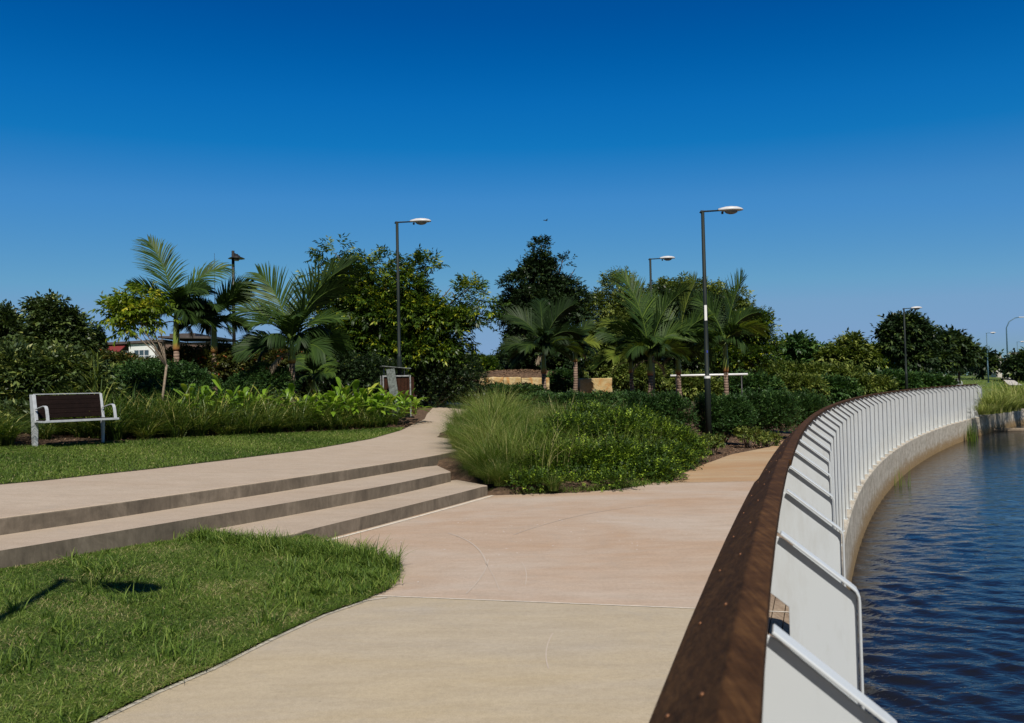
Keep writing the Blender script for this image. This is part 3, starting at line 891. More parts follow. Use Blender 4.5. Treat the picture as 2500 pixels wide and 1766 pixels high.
# fin: flat plate across the fence, with a flange round its sloping top and outer edge
def make_fin():
    bm = bmesh.new()
    OUT = [(-0.035, 1.158), (0.018, 1.138), (0.25, 0.955), (0.25, -0.655), (0.03, -0.655), (0.03, 0.90), (-0.09, 0.99), (-0.15, 1.03), (-0.10, 1.085)]
    th = 0.005
    a_ = [bm.verts.new((w, -th, z + 0.66)) for w, z in OUT]; b_ = [bm.verts.new((w, th, z + 0.66)) for w, z in OUT]
    bm.faces.new(a_); bm.faces.new(b_[::-1])
    for i in range(len(OUT)): bm.faces.new((a_[i], a_[(i + 1) % len(OUT)], b_[(i + 1) % len(OUT)], b_[i]))
    # flange as a bent strip, rounded at the fold
    pth_ = [(0.008, 1.156), (0.232, 0.984), (0.246, 0.972), (0.254, 0.955), (0.2555, 0.935), (0.2555, -0.655)]
    hw, t2 = 0.031, 0.008
    rows = []
    for i, (w, z) in enumerate(pth_):
        p = Vector((w, z)); d = (Vector(pth_[min(i + 1, len(pth_) - 1)]) - Vector(pth_[max(i - 1, 0)])).normalized(); nn = Vector((-d.y, d.x))
        if nn.x < 0: nn = -nn
        q = p + nn * t2
        rows.append([bm.verts.new((p.x, -hw, p.y + 0.66)), bm.verts.new((q.x, -hw, q.y + 0.66)), bm.verts.new((q.x, hw, q.y + 0.66)), bm.verts.new((p.x, hw, p.y + 0.66))])
    for r0, r1 in zip(rows, rows[1:]):
        for k in range(4): bm.faces.new((r0[k], r1[k], r1[(k + 1) % 4], r0[(k + 1) % 4]))
    bm.faces.new(rows[0]); bm.faces.new(rows[-1][::-1])
    box(bm, (0.14, 0, 0.006), (0.27, 0.10, 0.012))
    for bx_ in (0.07, 0.21):
        for by_ in (-0.036, 0.036): tube(bm, [(bx_, by_, 0.010), (bx_, by_, 0.026)], 0.008, 6)
    for bz_ in (0.30, 0.52): tube(bm, [(0.055, -0.014, bz_ + 0.0), (0.055, 0.014, bz_)], 0.009, 6)
    return bm
f0 = bm_obj('post', make_fin(), m_white, fence, bevel=0.0025, seg=2)
SP = 1.176
first = True
kk = 0
for i in range(-6, 46):
    s = i * SP
    if s > 52.1: break
    p, tt, nn = curve(s, 0.0)
    o = f0 if first else f0.copy()
    if not first: COL.objects.link(o); o.parent = fence
    first = False
    o.location = (p[0] - fl.x, p[1] - fl.y, 0)
    o.rotation_euler = (rng.normal(0, 0.003), rng.normal(0, 0.002), math.atan2(nn[1], nn[0]) + rng.normal(0, 0.012))
# small wire tie on the second fin
bm = bmesh.new()
p, tt, nn = curve(0, 0.155)
c0 = Vector((p[0], p[1], 0.42)) - fl - Vector((tt[0], tt[1], 0)) * 0.012
dn = Vector((nn[0], nn[1], 0))
tube(bm, [c0, c0 - dn * 0.012 + Vector((0, 0, -0.05)) - Vector((tt[0], tt[1], 0)) * 0.02], 0.0015, 6)
tube(bm, [c0, c0 + dn * 0.012 + Vector((0, 0, -0.065)) - Vector((tt[0], tt[1], 0)) * 0.02], 0.0015, 6)
bm_obj('wire_tie', bm, m_black, fence)

# ------------------------------------------------------------------ street lamps
def make_lamp(loc, h, label, rz=0.0, mpole=m_green, sticker=False, low=0.075, arm=0.46, group='park lamps with a short side arm'):
    t_ = thing('street_lamp', loc, label, 'street lamp', group, rz)
    bm = bmesh.new()
    tube(bm, [(0, 0, 0), (0, 0, 1.75), (0, 0, 1.78), (0, 0, 1.8), (0, 0, h * 0.55), (0, 0, h - 0.02)], [low, low, low, low * 0.72, low * 0.66, 0.042], 14)
    tube(bm, [(0, 0, -0.02), (0, 0, 0.025)], low * 1.9, 14)
    bm_obj('pole', bm, mpole, t_)
    bm = bmesh.new()
    tube(bm, [(-0.045, 0, h - 0.04), (-0.03, 0, h), (0.05, 0, h), (arm, 0, h + 0.015)], [0.04, 0.034, 0.022, 0.019], 10)
    bm_obj('arm', bm, mpole, t_)
    # luminaire: flattened shell with a glass bowl
    bm = bmesh.new()
    prof = [(-0.08, 0.045, 0.04), (0.0, 0.075, 0.06), (0.1, 0.12, 0.085), (0.24, 0.15, 0.095), (0.38, 0.14, 0.085), (0.48, 0.10, 0.06), (0.54, 0.045, 0.03)]
    rings = []
    for x, w, tk in prof:
        ring = []
        for k in range(16):
            a_ = 2 * math.pi * k / 16
            zz_ = math.sin(a_); zz_ = zz_ * tk if zz_ > 0 else zz_ * tk * 0.35
            ring.append(bm.verts.new((arm + x, math.cos(a_) * w, h + 0.02 + zz_)))
        rings.append(ring)
    for r0, r1 in zip(rings, rings[1:]):
        for k in range(16):
            f = bm.faces.new((r0[k], r0[(k + 1) % 16], r1[(k + 1) % 16], r1[k])); f.smooth = True
    bm.faces.new(rings[0][::-1]); bm.faces.new(rings[-1])
    hd = bm_obj('lamp_head', bm, m_lampgrey, t_)
    bm = bmesh.new()
    bmesh.ops.create_uvsphere(bm, u_segments=16, v_segments=8, radius=1.0)
    bmesh.ops.transform(bm, matrix=Matrix.Translation((arm + 0.25, 0, h + 0.0)) @ Matrix.Diagonal((0.17, 0.11, 0.085, 1)), verts=bm.verts)
    for f in bm.faces: f.smooth = True
    bm_obj('lamp_lens', bm, m_lens, hd)
    bm = bmesh.new()
    tube(bm, [(arm + 0.03, 0, h - 0.02), (arm + 0.03, 0, h - 0.075)], [0.03, 0.026], 10)
    bm_obj('sensor', bm, m_black, hd)
    if sticker:
        def band(z0, z1, r, a0, a1, mt, nm):
            bm = bmesh.new(); pr = None
            for k in range(9):
                a_ = math.radians(a0 + (a1 - a0) * k / 8)
                q = (bm.verts.new((math.cos(a_) * r, math.sin(a_) * r, z0)), bm.verts.new((math.cos(a_) * r, math.sin(a_) * r, z1)))
                if pr: bm.faces.new((pr[0], q[0], q[1], pr[1]))
                pr = q
            bm_obj(nm, bm, mt, t_)
        band(3.16, 3.54, low * 0.70 + 0.003, -130, -60, m_stick, 'sticker')
        band(1.73, 1.79, low + 0.004, -180, 0, m_stick, 'reflective_band')
        band(2.36, 2.42, low * 0.71 + 0.003, -100, -70, m_stickb, 'sticker')
    return t_

def on_ground(x, y, dist):
    p = AT(x, y, dist); return Vector((p[0], p[1], tz(p[0], p[1])))

lp = on_ground(1590, 1005, 20.2); lp.z = 0.03
make_lamp(lp, 5.88, 'tall green lamp post with white sticker, rising from shrubs beside the waterside path', 0.0, sticker=True)
p = AT(897, 900, 24.0); make_lamp((p[0], p[1], float(upper(p[0], p[1]))), 5.72 - 0.0, 'green lamp post standing directly in front of the timber bin enclosure', 0.05, low=0.07)
p = AT(1465, 860, 33.0); g0 = tz(p[0], p[1]); make_lamp((p[0], p[1], g0), AT(1458, 580, 33.0)[2] - g0, 'lamp post rising among the palms behind the clipped hedge, its head above the fronds', 0.0)
p = AT(2032, 850, 45.0); g0 = tz(p[0], p[1]); make_lamp((p[0], p[1], g0), AT(2027, 692, 45.0)[2] - g0, 'lamp post with its head just above the tiered tree behind the fence', 0.0)
p = AT(2215, 830, 88.0); g0 = tz(p[0], p[1]); make_lamp((p[0], p[1], g0), AT(2213, 747, 88.0)[2] - g0, 'distant lamp post coloured haze-blue, left of the bridge pillar', 0.0, m_far_pole)
p = AT(2283, 830, 112.0); g0 = tz(p[0], p[1]); make_lamp((p[0], p[1], g0), AT(2281, 767, 112.0)[2] - g0, 'distant lamp post at the far right beyond the bridge pillar', 0.0, m_far_pole)
# the lamp just outside the frame whose shadow lies on the near lawn
make_lamp((-4.11 + 0.30 + math.sin(math.radians(SUN_AZ)) * 5.8 / math.tan(math.radians(SUN_EL)), 7.00 - math.cos(math.radians(SUN_AZ)) * 5.8 / math.tan(math.radians(SUN_EL)), 0.06), 5.8,
          'lamp post outside the frame that throws its shadow on the near lawn', -0.35)
# tall curved road light
p = AT(2260, 830, 135.0); g0 = tz(p[0], p[1]); hh = AT(2260, 735, 135)[2] - g0
t_ = thing('road_light', (p[0], p[1], g0), 'very tall thin road light with a curved arm, far right against the sky', 'road light')
bm = bmesh.new(); tube(bm, [(0, 0, 0), (0, 0, hh), (0.5, 0, hh + 1.0), (1.5, 0, hh + 1.6), (2.2, 0, hh + 1.7)], [0.13, 0.09, 0.08, 0.07, 0.06], 8); bm_obj('pole', bm, m_far_pole, t_)
bm = bmesh.new(); box(bm, (2.5, 0, hh + 1.7), (0.9, 0.3, 0.14)); bm_obj('lamp_head', bm, m_lampgrey, t_, bevel=0.04)
# black post-top lamp on the left
p = AT(524, 700, 29.0); g0 = tz(p[0], p[1]); hh = AT(518, 562, 29.0)[2] - g0
t_ = thing('garden_lamp', (p[0], p[1], g0), 'black post lamp with a wide flat shade behind the left palms', 'garden lamp')
bm = bmesh.new(); tube(bm, [(0, 0, 0), (0, 0, hh)], [0.065, 0.05], 10); bm_obj('pole', bm, m_black, t_)
bm = bmesh.new(); tube(bm, [(0.02, 0, hh - 0.08), (0.18, 0, hh - 0.18), (0.24, 0, hh - 0.2)], 0.022, 8); bm_obj('arm', bm, m_black, t_)
bm = bmesh.new(); tube(bm, [(0.12, 0, hh - 0.12), (0.12, 0, hh - 0.2), (0.12, 0, hh - 0.24), (0.12, 0, hh - 0.285)], [0.05, 0.1, 0.2, 0.29], 20); bm_obj('lamp_shade', bm, m_black, t_)
bm = bmesh.new(); tube(bm, [(0.12, 0, hh - 0.28), (0.12, 0, hh - 0.36)], [0.1, 0.085], 14); bm_obj('lamp_lens', bm, m_lens, t_)
# thin mast
p = AT(482, 690, 34.0); g0 = tz(p[0], p[1]); hh = AT(480, 567, 34.0)[2] - g0
bm = bmesh.new(); tube(bm, [(0, 0, 0), (0, 0, hh * 0.6), (0, 0, hh)], [0.03, 0.016, 0.006], 6)
o = bm_obj('thin_mast', bm, m_black); o.location = (p[0], p[1], g0); tag(o, 'thin dark mast standing up between the two left palms', 'mast')

# ------------------------------------------------------------------ bench
def make_bench(loc, yaw, L, label, wood=m_wood):
    t_ = thing('park_bench', loc, label, 'bench', 'park benches', yaw)
    # local: x along the bench, -y is the front
    Mw = m_benchw
    for x in (0.0, L):
        bm = bmesh.new()
        if x == 0.0: hw, dep = 0.028, 0.11
        else: hw, dep = 0.022, 0.035
        # back post leans back, leg splays
        pts_ = [(-0.0, 0.0), (0.02, 0.44), (0.11, 0.84)] if True else []
        A = [(0.02, 0.0), (0.02 + dep, 0.0), (0.04 + dep, 0.42), (0.10 + dep, 0.84), (0.10, 0.84), (0.0, 0.42)]
        a_ = [bm.verts.new((x - hw, y, z)) for y, z in A]; b_ = [bm.verts.new((x + hw, y, z)) for y, z in A]
        bm.faces.new(a_); bm.faces.new(b_[::-1])
        for i in range(len(A)): bm.faces.new((a_[i], a_[(i + 1) % 6], b_[(i + 1) % 6], b_[i]))
        bm_obj('leg', bm, Mw, t_, bevel=0.004)
    bm = bmesh.new()
    for k in range(5):
        z0 = 0.455 + k * 0.074
        y = 0.02 + (z0 - 0.42) * 0.19
        box(bm, (L / 2, y + 0.02, z0 + 0.035), (L - 0.05, 0.025, 0.0725), Matrix.Rotation(-0.19, 3, 'X'))
    bm_obj('backrest', bm, wood, t_, bevel=0.003)
    bm = bmesh.new(); box(bm, (L / 2, 0.115, 0.845), (L, 0.03, 0.014)); bm_obj('top_rail', bm, Mw, t_)
    bm = bmesh.new()
    for k in range(4): box(bm, (L / 2 + 0.0, -0.04 - k * 0.105, 0.42 - k * 0.003), (L + 0.02, 0.095, 0.025))
    bm_obj('seat', bm, wood, t_, bevel=0.003)
    bm = bmesh.new(); box(bm, (L / 2 + 0.0, -0.425, 0.412), (L + 0.10, 0.02, 0.035)); box(bm, (-0.03, -0.21, 0.405), (0.03, 0.43, 0.03)); box(bm, (L + 0.03, -0.21, 0.405), (0.03, 0.43, 0.03))
    bm_obj('seat_frame', bm, Mw, t_, bevel=0.003)
    for x in (0.0, L):
        bm = bmesh.new()
        P3 = [(0.02, 0.60), (-0.12, 0.63), (-0.27, 0.655), (-0.33, 0.645), (-0.36, 0.60), (-0.385, 0.5), (-0.40, 0.42)]
        rows = []
        for i, (y, z) in enumerate(P3):
            d = (Vector(P3[min(i + 1, 6)]) - Vector(P3[max(i - 1, 0)])).normalized(); n_ = Vector((-d.y, d.x)) * 0.006
            rows.append([bm.verts.new((x - 0.025, y + n_.x, z + n_.y)), bm.verts.new((x + 0.025, y + n_.x, z + n_.y)), bm.verts.new((x + 0.025, y - n_.x, z - n_.y)), bm.verts.new((x - 0.025, y - n_.x, z - n_.y))])
        for r0, r1 in zip(rows, rows[1:]):
            for k in range(4): bm.faces.new((r0[k], r1[k], r1[(k + 1) % 4], r0[(k + 1) % 4]))
        bm.faces.new(rows[0]); bm.faces.new(rows[-1][::-1])
        bm_obj('armrest', bm, Mw, t_)
    return t_
pa = GS(88, 1000, upz); pb = cC + (14.8 / ray(254, 1080)[1]) * ray(254, 1080)
pa = cC + (13.9 / ray(90, 1080)[1]) * ray(90, 1080)
dx, dy = pb[0] - pa[0], pb[1] - pa[1]
make_bench((pa[0], pa[1], float(upper(pa[0], pa[1])) ), math.atan2(dy, dx), math.hypot(dx, dy), 'brown slatted park bench with pale steel frame at the edge of the upper lawn').scale = (1, 1.05, 1.06)
p = on_ground(2150, 868, 64); make_bench(p - Vector((1.6, 0, 0)), 0.1, 1.7, 'far-off brown bench on the grass beyond the curve of the fence')

# ------------------------------------------------------------------ bin enclosure
p = AT(888, 930, 24.0); bz = float(upper(p[0], p[1]))
t_ = thing('bin_enclosure', (p[0], p[1], bz), 'timber-clad bin enclosure with pale metal frame behind the lamp post', 'bin', None, 0.25)
S_ = 24.0 / 2000
bw = 0.78
bm = bmesh.new()
for x in (-bw / 2, bw / 2):
    for y in (-0.33, 0.33): box(bm, (x, y, 0.6), (0.038, 0.038, 1.2))
for y in (-0.33, 0.33): box(bm, (0, y, 1.175), (bw - 0.055, 0.04, 0.04))
bm_obj('frame', bm, m_binframe, t_, bevel=0.004)
bm = bmesh.new()
for k in range(9): box(bm, (-bw / 2 + 0.075 + k * 0.0965, -0.30, 0.6), (0.088, 0.022, 1.08))
bm_obj('front_panel', bm, m_binwood, t_)
bm = bmesh.new()
for k in range(5): box(bm, (bw / 2 - 0.01, -0.22 + k * 0.11, 0.6), (0.022, 0.1, 1.08)); box(bm, (-bw / 2 + 0.01, -0.22 + k * 0.11, 0.6), (0.022, 0.1, 1.08))
bm_obj('side_panel', bm, m_binwood, t_)
bm = bmesh.new(); box(bm, (0, 0, 1.43), (bw + 0.06, 0.74, 0.02), Matrix.Rotation(0.10, 3, 'Y')); bm_obj('canopy', bm, m_galv, t_)
bm = bmesh.new()
for x in (-0.3, 0.3): tube(bm, [(x, 0.3, 1.15), (x, 0.3, 1.43)], 0.018, 6)
bm_obj('canopy_bracket', bm, m_lampgrey, t_)
# leaning grey board beside it
p = AT(884, 930, 23.3); bz = float(upper(p[0], p[1]))
bm = bmesh.new()
box(bm, (0, 0, 0.72), (0.24, 0.03, 1.44), Matrix.Rotation(-0.13, 3, 'Y'))
o = bm_obj('leaning_board', bm, m_galv, bevel=0.004); o.location = (p[0], p[1], bz - 0.03); o.rotation_euler = (0.05, 0, 0.2)
tag(o, 'weathered grey board leaning beside the bin enclosure', 'board')

# ================================================================== vegetation tools
def unit(v):
    return v / np.maximum(np.linalg.norm(v, axis=-1, keepdims=True), 1e-9)

def rand_dirs(n, zlo=-1.0, zhi=1.0):
    z = rng.uniform(zlo, zhi, n); a = rng.uniform(0, 2 * np.pi, n); r = np.sqrt(np.maximum(0, 1 - z * z))
    return np.stack([r * np.cos(a), r * np.sin(a), z], 1)

def leaf_quads(P, D, N, L, Wd, droop=0.25):
    """One folded rhombus per leaf; returns vertices and quads."""
    D = unit(D); S_ = unit(np.cross(D, N)); N2 = np.cross(S_, D)
    L = np.broadcast_to(L, (len(P),))[:, None]; Wd = np.broadcast_to(Wd, (len(P),))[:, None]
    mid = P + D * L * 0.45
    tip = P + D * L * 0.97 - N2 * L * droop
    a = mid + S_ * Wd / 2 + N2 * Wd * 0.12; b_ = mid - S_ * Wd / 2 + N2 * Wd * 0.12
    V = np.stack([P, a, tip, b_], 1).reshape(-1, 3)
    F = np.arange(len(P) * 4).reshape(-1, 4)
    return V, F

def sample_clumps(clumps, n, shell=0.45, puff=0.0, npuff=0):
    """clumps: list of (cx,cy,cz,rx,ry,rz). Samples biased to the outside, returns points and outward direction."""
    C_ = np.array(clumps, float)
    if puff: C_[:, 3:] = np.maximum(C_[:, 3:] - puff * 0.75, C_[:, 3:] * 0.3)
    vol = (C_[:, 3] * C_[:, 4] * C_[:, 5]) ** (2 / 3)
    idx = rng.choice(len(C_), n, p=vol / vol.sum())
    d = rand_dirs(n); r = rng.uniform(0, 1, n) ** (1 / 3.0); r = shell + (1 - shell) * r
    r = np.where(rng.uniform(0, 1, n) < 0.8, r, rng.uniform(0.1, 1, n))
    # lobed, uneven skin
    ph = C_[idx, 0] * 3.1 + C_[idx, 2] * 1.7
    lob = 1 + 0.16 * np.sin(d[:, 0] * 5 + ph) * np.sin(d[:, 2] * 6 + ph) + 0.10 * np.sin(d[:, 1] * 9 + ph * 2)
    P = C_[idx, :3] + d * C_[idx, 3:] * (r * lob)[:, None]
    O = unit(d / C_[idx, 3:])
    if puff and npuff:
        c0, o0 = P[:npuff], O[:npuff]; j = rng.integers(0, npuff, n)
        dd = rand_dirs(n, -0.5, 1.0); rr = puff * rng.uniform(0.25, 1.0, n) ** 0.6
        rr = rr * (0.6 + 0.8 * ((j * 0.618) % 1.0))
        P = c0[j] + dd * rr[:, None] * np.array([1.15, 1.15, 0.75]); O = unit(dd + o0[j] * 0.8); idx = j
    return P, O, idx

def foliage(name, clumps, ntwig, per, leaf, width, mat, parent=None, twig=0.3, flat_=0.3, droop=0.3, shell=0.5, bright=0.35, smooth=False, zmin=None, up=0.2, puff=0.0, npuff=0):
    """Twigs carrying leaves spread through the clumps of a crown, one mesh."""
    P, O, idx = sample_clumps(clumps, ntwig, shell, puff, npuff)
    if zmin is not None:
        km = P[:, 2] > zmin; P = P[km]; O = O[km]; idx = idx[km]; ntwig = len(P)
    T = unit(O + rand_dirs(ntwig) * 0.8 + np.array([0, 0, up]))
    N = unit(np.array([0, 0, 1.0]) + rand_dirs(ntwig) * 0.5)
    S_ = unit(np.cross(T, N)); N = np.cross(S_, T)
    ln = twig * rng.uniform(0.6, 1.3, ntwig)
    k = np.arange(per); side = np.where(k % 2 == 0, 1.0, -1.0); u = (k + 1) / per
    base = P[:, None] + T[:, None] * (u[None] * ln[:, None])[..., None]
    D = T[:, None] * (0.55 + 0.5 * u)[None, :, None] + S_[:, None] * side[None, :, None] * (1.0 - 0.5 * u)[None, :, None] - np.array([0, 0, droop]) + rng.normal(0, 0.28, (ntwig, per, 3))
    NN = N[:, None] + rng.normal(0, 0.35, (ntwig, per, 3))
    n = ntwig * per
    L = leaf * rng.uniform(0.65, 1.25, n)
    V, F = leaf_quads(base.reshape(-1, 3), D.reshape(-1, 3), NN.reshape(-1, 3), L, L * width / leaf, 0.2)
    tw = rng.beta(1.6, 3.2, ntwig)
    if puff and npuff: tw = 0.4 * tw + 0.6 * rng.beta(1.3, 2.4, npuff + 1)[idx]
    young = (rng.uniform(0, 1, ntwig) < bright * 0.25)
    tw = np.where(young, rng.uniform(0.75, 1.0, ntwig), tw)
    tn = np.clip(np.repeat(tw, per) + rng.normal(0, 0.10, n), 0, 1)
    return np_mesh(name, V, F, None, mat, parent, tint=np.repeat(tn, 4))

def blades(P, H, lean, az, Wd, seg=3, curl=1.8, tipfrac=0.0):
    """Grass-like blades bending over; vectorised."""
    n = len(P); H = np.broadcast_to(H, (n,)); lean = np.broadcast_to(lean, (n,)); Wd = np.broadcast_to(Wd, (n,))
    dx = np.stack([np.cos(az), np.sin(az), np.zeros(n)], 1)
    sd = np.stack([-np.sin(az), np.cos(az), np.zeros(n)], 1)
    tw = rng.uniform(-0.9, 0.9, n); sd = sd * np.cos(tw)[:, None] + dx * np.sin(tw)[:, None]
    V = []
    for k in range(seg + 1):
        s = k / seg
        p = P + np.array([0, 0, 1.0]) * (H * (s - 0.45 * np.minimum(lean, 1.6) * s ** 2.2 * 0.8))[:, None] + dx * (H * lean * s ** curl)[:, None]
        w = Wd * (1 - s ** 1.6) * 0.5 + 0.0005
        if k == 0: w = w * 0.7
        V.append(p - sd * w[:, None]); V.append(p + sd * w[:, None])
    V = np.stack(V, 1)                       # n, 2(seg+1), 3
    m = 2 * (seg + 1)
    base = (np.arange(n) * m)[:, None]
    F = []
    for k in range(seg): F.append(base + np.array([2 * k, 2 * k + 1, 2 * k + 3, 2 * k + 2]))
    F = np.stack(F, 1).reshape(-1, 4)
    return V.reshape(-1, 3), F, m

def scatter_poly(poly, n, keep=None):
    P = np.array(poly); mn = P.min(0); mx = P.max(0); out = []
    tot = 0; tries = 0
    while tot < n and tries < 60:
        tries += 1
        q = rng.uniform(mn, mx, (n * 2 + 20, 2)); q = q[in_poly(q, poly)]
        if keep is not None: q = q[keep(q)]
        out.append(q); tot += len(q)
    return np.concatenate(out)[:n]

def in_view(q, margin=0.06):
    return (q[:, 1] > 2.0) & (np.abs(q[:, 0] / np.maximum(q[:, 1], 0.1)) < 0.64 + margin)

# ------------------------------------------------------------------ turf
def near_edge(q, edge):
    d = np.full(len(q), 9e9)
    for (ax, ay), (bx, by) in zip(edge, edge[1:]):
        L2 = (bx - ax) ** 2 + (by - ay) ** 2
        u = np.clip(((q[:, 0] - ax) * (bx - ax) + (q[:, 1] - ay) * (by - ay)) / L2, 0, 1)
        d = np.minimum(d, np.hypot(q[:, 0] - ax - u * (bx - ax), q[:, 1] - ay - u * (by - ay)))
    return d

def patchy(x, y, f=1.0):
    return 0.5 + 0.25 * (np.sin(x * 2.3 * f + 1.3 * np.sin(y * 1.9 * f)) + np.sin(y * 3.1 * f + 1.7 * np.sin(x * 1.4 * f)))

q1 = scatter_poly(lawn_poly, 150000, lambda q: (q[:, 1] > 2.6) & (q[:, 0] / q[:, 1] > -0.72))
# more blades close to the camera need less spacing: keep density even in area
q1b = np.concatenate([np.array(resample([lawn_edge[i], lawn_edge[i + 1]], 0.004)) for i in range(1, len(lawn_edge) - 1)]); q1b = q1b + rng.normal(0, 0.012, q1b.shape)
q1 = np.concatenate([q1, q1b])
z = lawn_z(q1[:, 0], q1[:, 1]); pt = patchy(q1[:, 0], q1[:, 1])
H = 0.022 + 0.03 * rng.uniform(0, 1, len(q1)) * (0.4 + pt)
V, F, m = blades(np.column_stack([q1, z]), H, rng.uniform(0.4, 2.2, len(q1)), rng.uniform(0, 2 * np.pi, len(q1)), 0.0042 * rng.uniform(0.7, 1.4, len(q1)), 2)
tn = np.clip(0.28 + 0.25 * pt + rng.normal(0, 0.17, len(q1)), 0, 0.88); dry = rng.uniform(0, 1, len(q1)) < 0.05 + 0.16 * (patchy(q1[:, 0] + 5, q1[:, 1], 2.1) > 0.66)
tn[dry] = rng.uniform(0.9, 1, dry.sum())
Vs, Fs, Ts = [V], [F], [np.repeat(tn, m)]
off = len(V)
# taller tufts: along the tip by the plaza, along the step, and strays
tufts = []
for _ in range(330):
    a_ = rng.uniform(0, 1)
    tip = np.array(lawn_edge[-1]); e2 = np.array(GD(470, 1205, 0.1)[:2])
    p = tip + (e2 - tip) * a_ ** 1.1 + rng.normal(0, 0.10, 2) + np.array([-0.12, -0.12])
    tufts.append((p[0], p[1], rng.uniform(0.09, 0.24) * (1.15 - 0.5 * a_), 22))
for _ in range(120):
    p = np.array(lawn_edge[-2]) + np.array([-0.55, -0.25]) + rng.normal(0, 1, 2) * np.array([0.42, 0.38])
    tufts.append((p[0], p[1], rng.uniform(0.08, 0.17), 24))
for _ in range(60):
    p = scatter_poly(lawn_poly, 1, lambda q: (q[:, 1] > 3) & (q[:, 0] / q[:, 1] > -0.66))[0]
    tufts.append((p[0], p[1], rng.uniform(0.06, 0.13), 14))
for _ in range(26):
    p = scatter_poly(lawn_poly, 1, lambda q: (q[:, 1] > 3) & (q[:, 0] / q[:, 1] > -0.66))[0]
    for k_ in range(5): tufts.append((p[0] + rng.normal(0, 0.06), p[1] + rng.normal(0, 0.06), rng.uniform(0.10, 0.2), 9))
tufts = [u for u in tufts if in_poly(np.array([[u[0], u[1]]]), lawn_poly)[0]]
TP, TH = [], []
for x, y, h, n in tufts:
    c = rng.normal(0, 0.035, (n, 2)) + np.array([x, y]); TP.append(c); TH.append(np.full(n, h) * rng.uniform(0.5, 1.15, n))
TP = np.concatenate(TP); TH = np.concatenate(TH)
V, F, m = blades(np.column_stack([TP, lawn_z(TP[:, 0], TP[:, 1])]), TH, rng.uniform(0.2, 1.2, len(TP)), rng.uniform(0, 2 * np.pi, len(TP)), 0.0085 * rng.uniform(0.6, 1.3, len(TP)), 4)
tn = np.clip(0.42 + rng.normal(0, 0.2, len(TP)), 0, 0.85)
# same vertex layout differs, so a second object
Vs = np.concatenate(Vs); Fs = np.concatenate(Fs)
o = np_mesh('grass', Vs, Fs, None, m_turf, tint=np.concatenate(Ts)); tag(o, 'short mown turf in the near left corner', 'grass', kind='stuff')
o = np_mesh('grass', V, F, None, m_turf, tint=np.repeat(tn, m)); tag(o, 'longer uncut blades at the tip and edges of the near lawn', 'grass', kind='stuff')

q2 = scatter_poly(ulawn_poly, 90000, lambda q: q[:, 0] / q[:, 1] > -0.70)
pt = patchy(q2[:, 0], q2[:, 1], 0.8)
V, F, m = blades(np.column_stack([q2, upper(q2[:, 0], q2[:, 1])]), 0.03 + 0.035 * rng.uniform(0, 1, len(q2)), rng.uniform(0.3, 1.8, len(q2)), rng.uniform(0, 2 * np.pi, len(q2)), 0.009, 2)
tn = np.clip(0.3 + 0.3 * pt + rng.normal(0, 0.16, len(q2)), 0, 0.88); d_ = rng.uniform(0, 1, len(q2)) < 0.04; tn[d_] = 0.95
o = np_mesh('grass', V, F, None, m_turf, tint=np.repeat(tn, m)); tag(o, 'short mown turf of the upper lawn in front of the bench', 'grass', kind='stuff')

q = rng.normal(0, 1, (70, 2)) * np.array([0.9, 1.0]) + np.array([0.3, 9.3]); n = len(q)
V, F = leaf_quads(np.column_stack([q, np.full(n, 0.006)]), rand_dirs(n, 0, 0.02), np.tile([0, 0, 1.0], (n, 1)), rng.uniform(0.008, 0.035, n), rng.uniform(0.006, 0.014, n), 0.0)
o = np_mesh('paint_flecks', V, F, None, m_stick); tag(o, 'tiny white flecks scattered on the pink plaza', 'flecks', kind='stuff')
# mulch chips over the beds in view
def bed_pts(poly, n): return scatter_poly(poly, n, in_view)
beds = []
bed_back = [tuple(p) for p in bench_bed] + [(-2.2, 22.5), (-3.6, 25), (-8, 21), (-14, 17), (-14, 13.4)]
beds.append((bed_back, 9000))
mulch_r = [(shrub_edge[-4][0], shrub_edge[-4][1])] + shrub_edge[-3:] + [tuple(p) for p in bank[:14]] + [(9.5, 30), (5, 24), (2.5, 17)]
beds.append((mulch_r, 16000))
CP, CN = [], []
for poly, n in beds:
    q = bed_pts(poly, n); CP.append(np.column_stack([q, terrain(q[:, 0], q[:, 1]) + 0.012]))
CP = np.concatenate(CP); n = len(CP)
D = rand_dirs(n, -0.2, 0.35); N = unit(np.array([0, 0, 1.0]) + rand_dirs(n) * 0.5)
L = rng.uniform(0.02, 0.075, n); V, F = leaf_quads(CP, D, N, L, L * 0.35, 0.0)
o = np_mesh('mulch', V, F, None, m_chip, tint=np.repeat(rng.beta(1.5, 1.8, n), 4)); tag(o, 'brown bark mulch chips covering the planting beds', 'mulch', kind='stuff')

# ------------------------------------------------------------------ grass tussocks and strap leaf clumps
def tussock_mesh(name, n, r, h, lean, w, mat, seed, seg=4, tmean=0.42):
    global rng
    keep = rng; rng = np.random.default_rng(seed)
    a = rng.uniform(0, 2 * np.pi, n); rr = r * np.sqrt(rng.uniform(0, 1, n))
    P = np.stack([rr * np.cos(a), rr * np.sin(a), np.full(n, -0.05)], 1)
    az = a + rng.normal(0, 0.7, n)
    V, F, m = blades(P, h * rng.uniform(0.55, 1.15, n), lean * rng.uniform(0.15, 1.3, n), az, w * rng.uniform(0.7, 1.2, n), seg, 2.0)
    tn = np.clip(rng.normal(tmean, 0.2, n), 0, 0.95); d = rng.uniform(0, 1, n) < 0.09; tn[d] = rng.uniform(0.9, 1, d.sum())
    me = np_mesh(name, V, F, None, mat, tint=np.repeat(tn, m))
    rng = keep
    return me

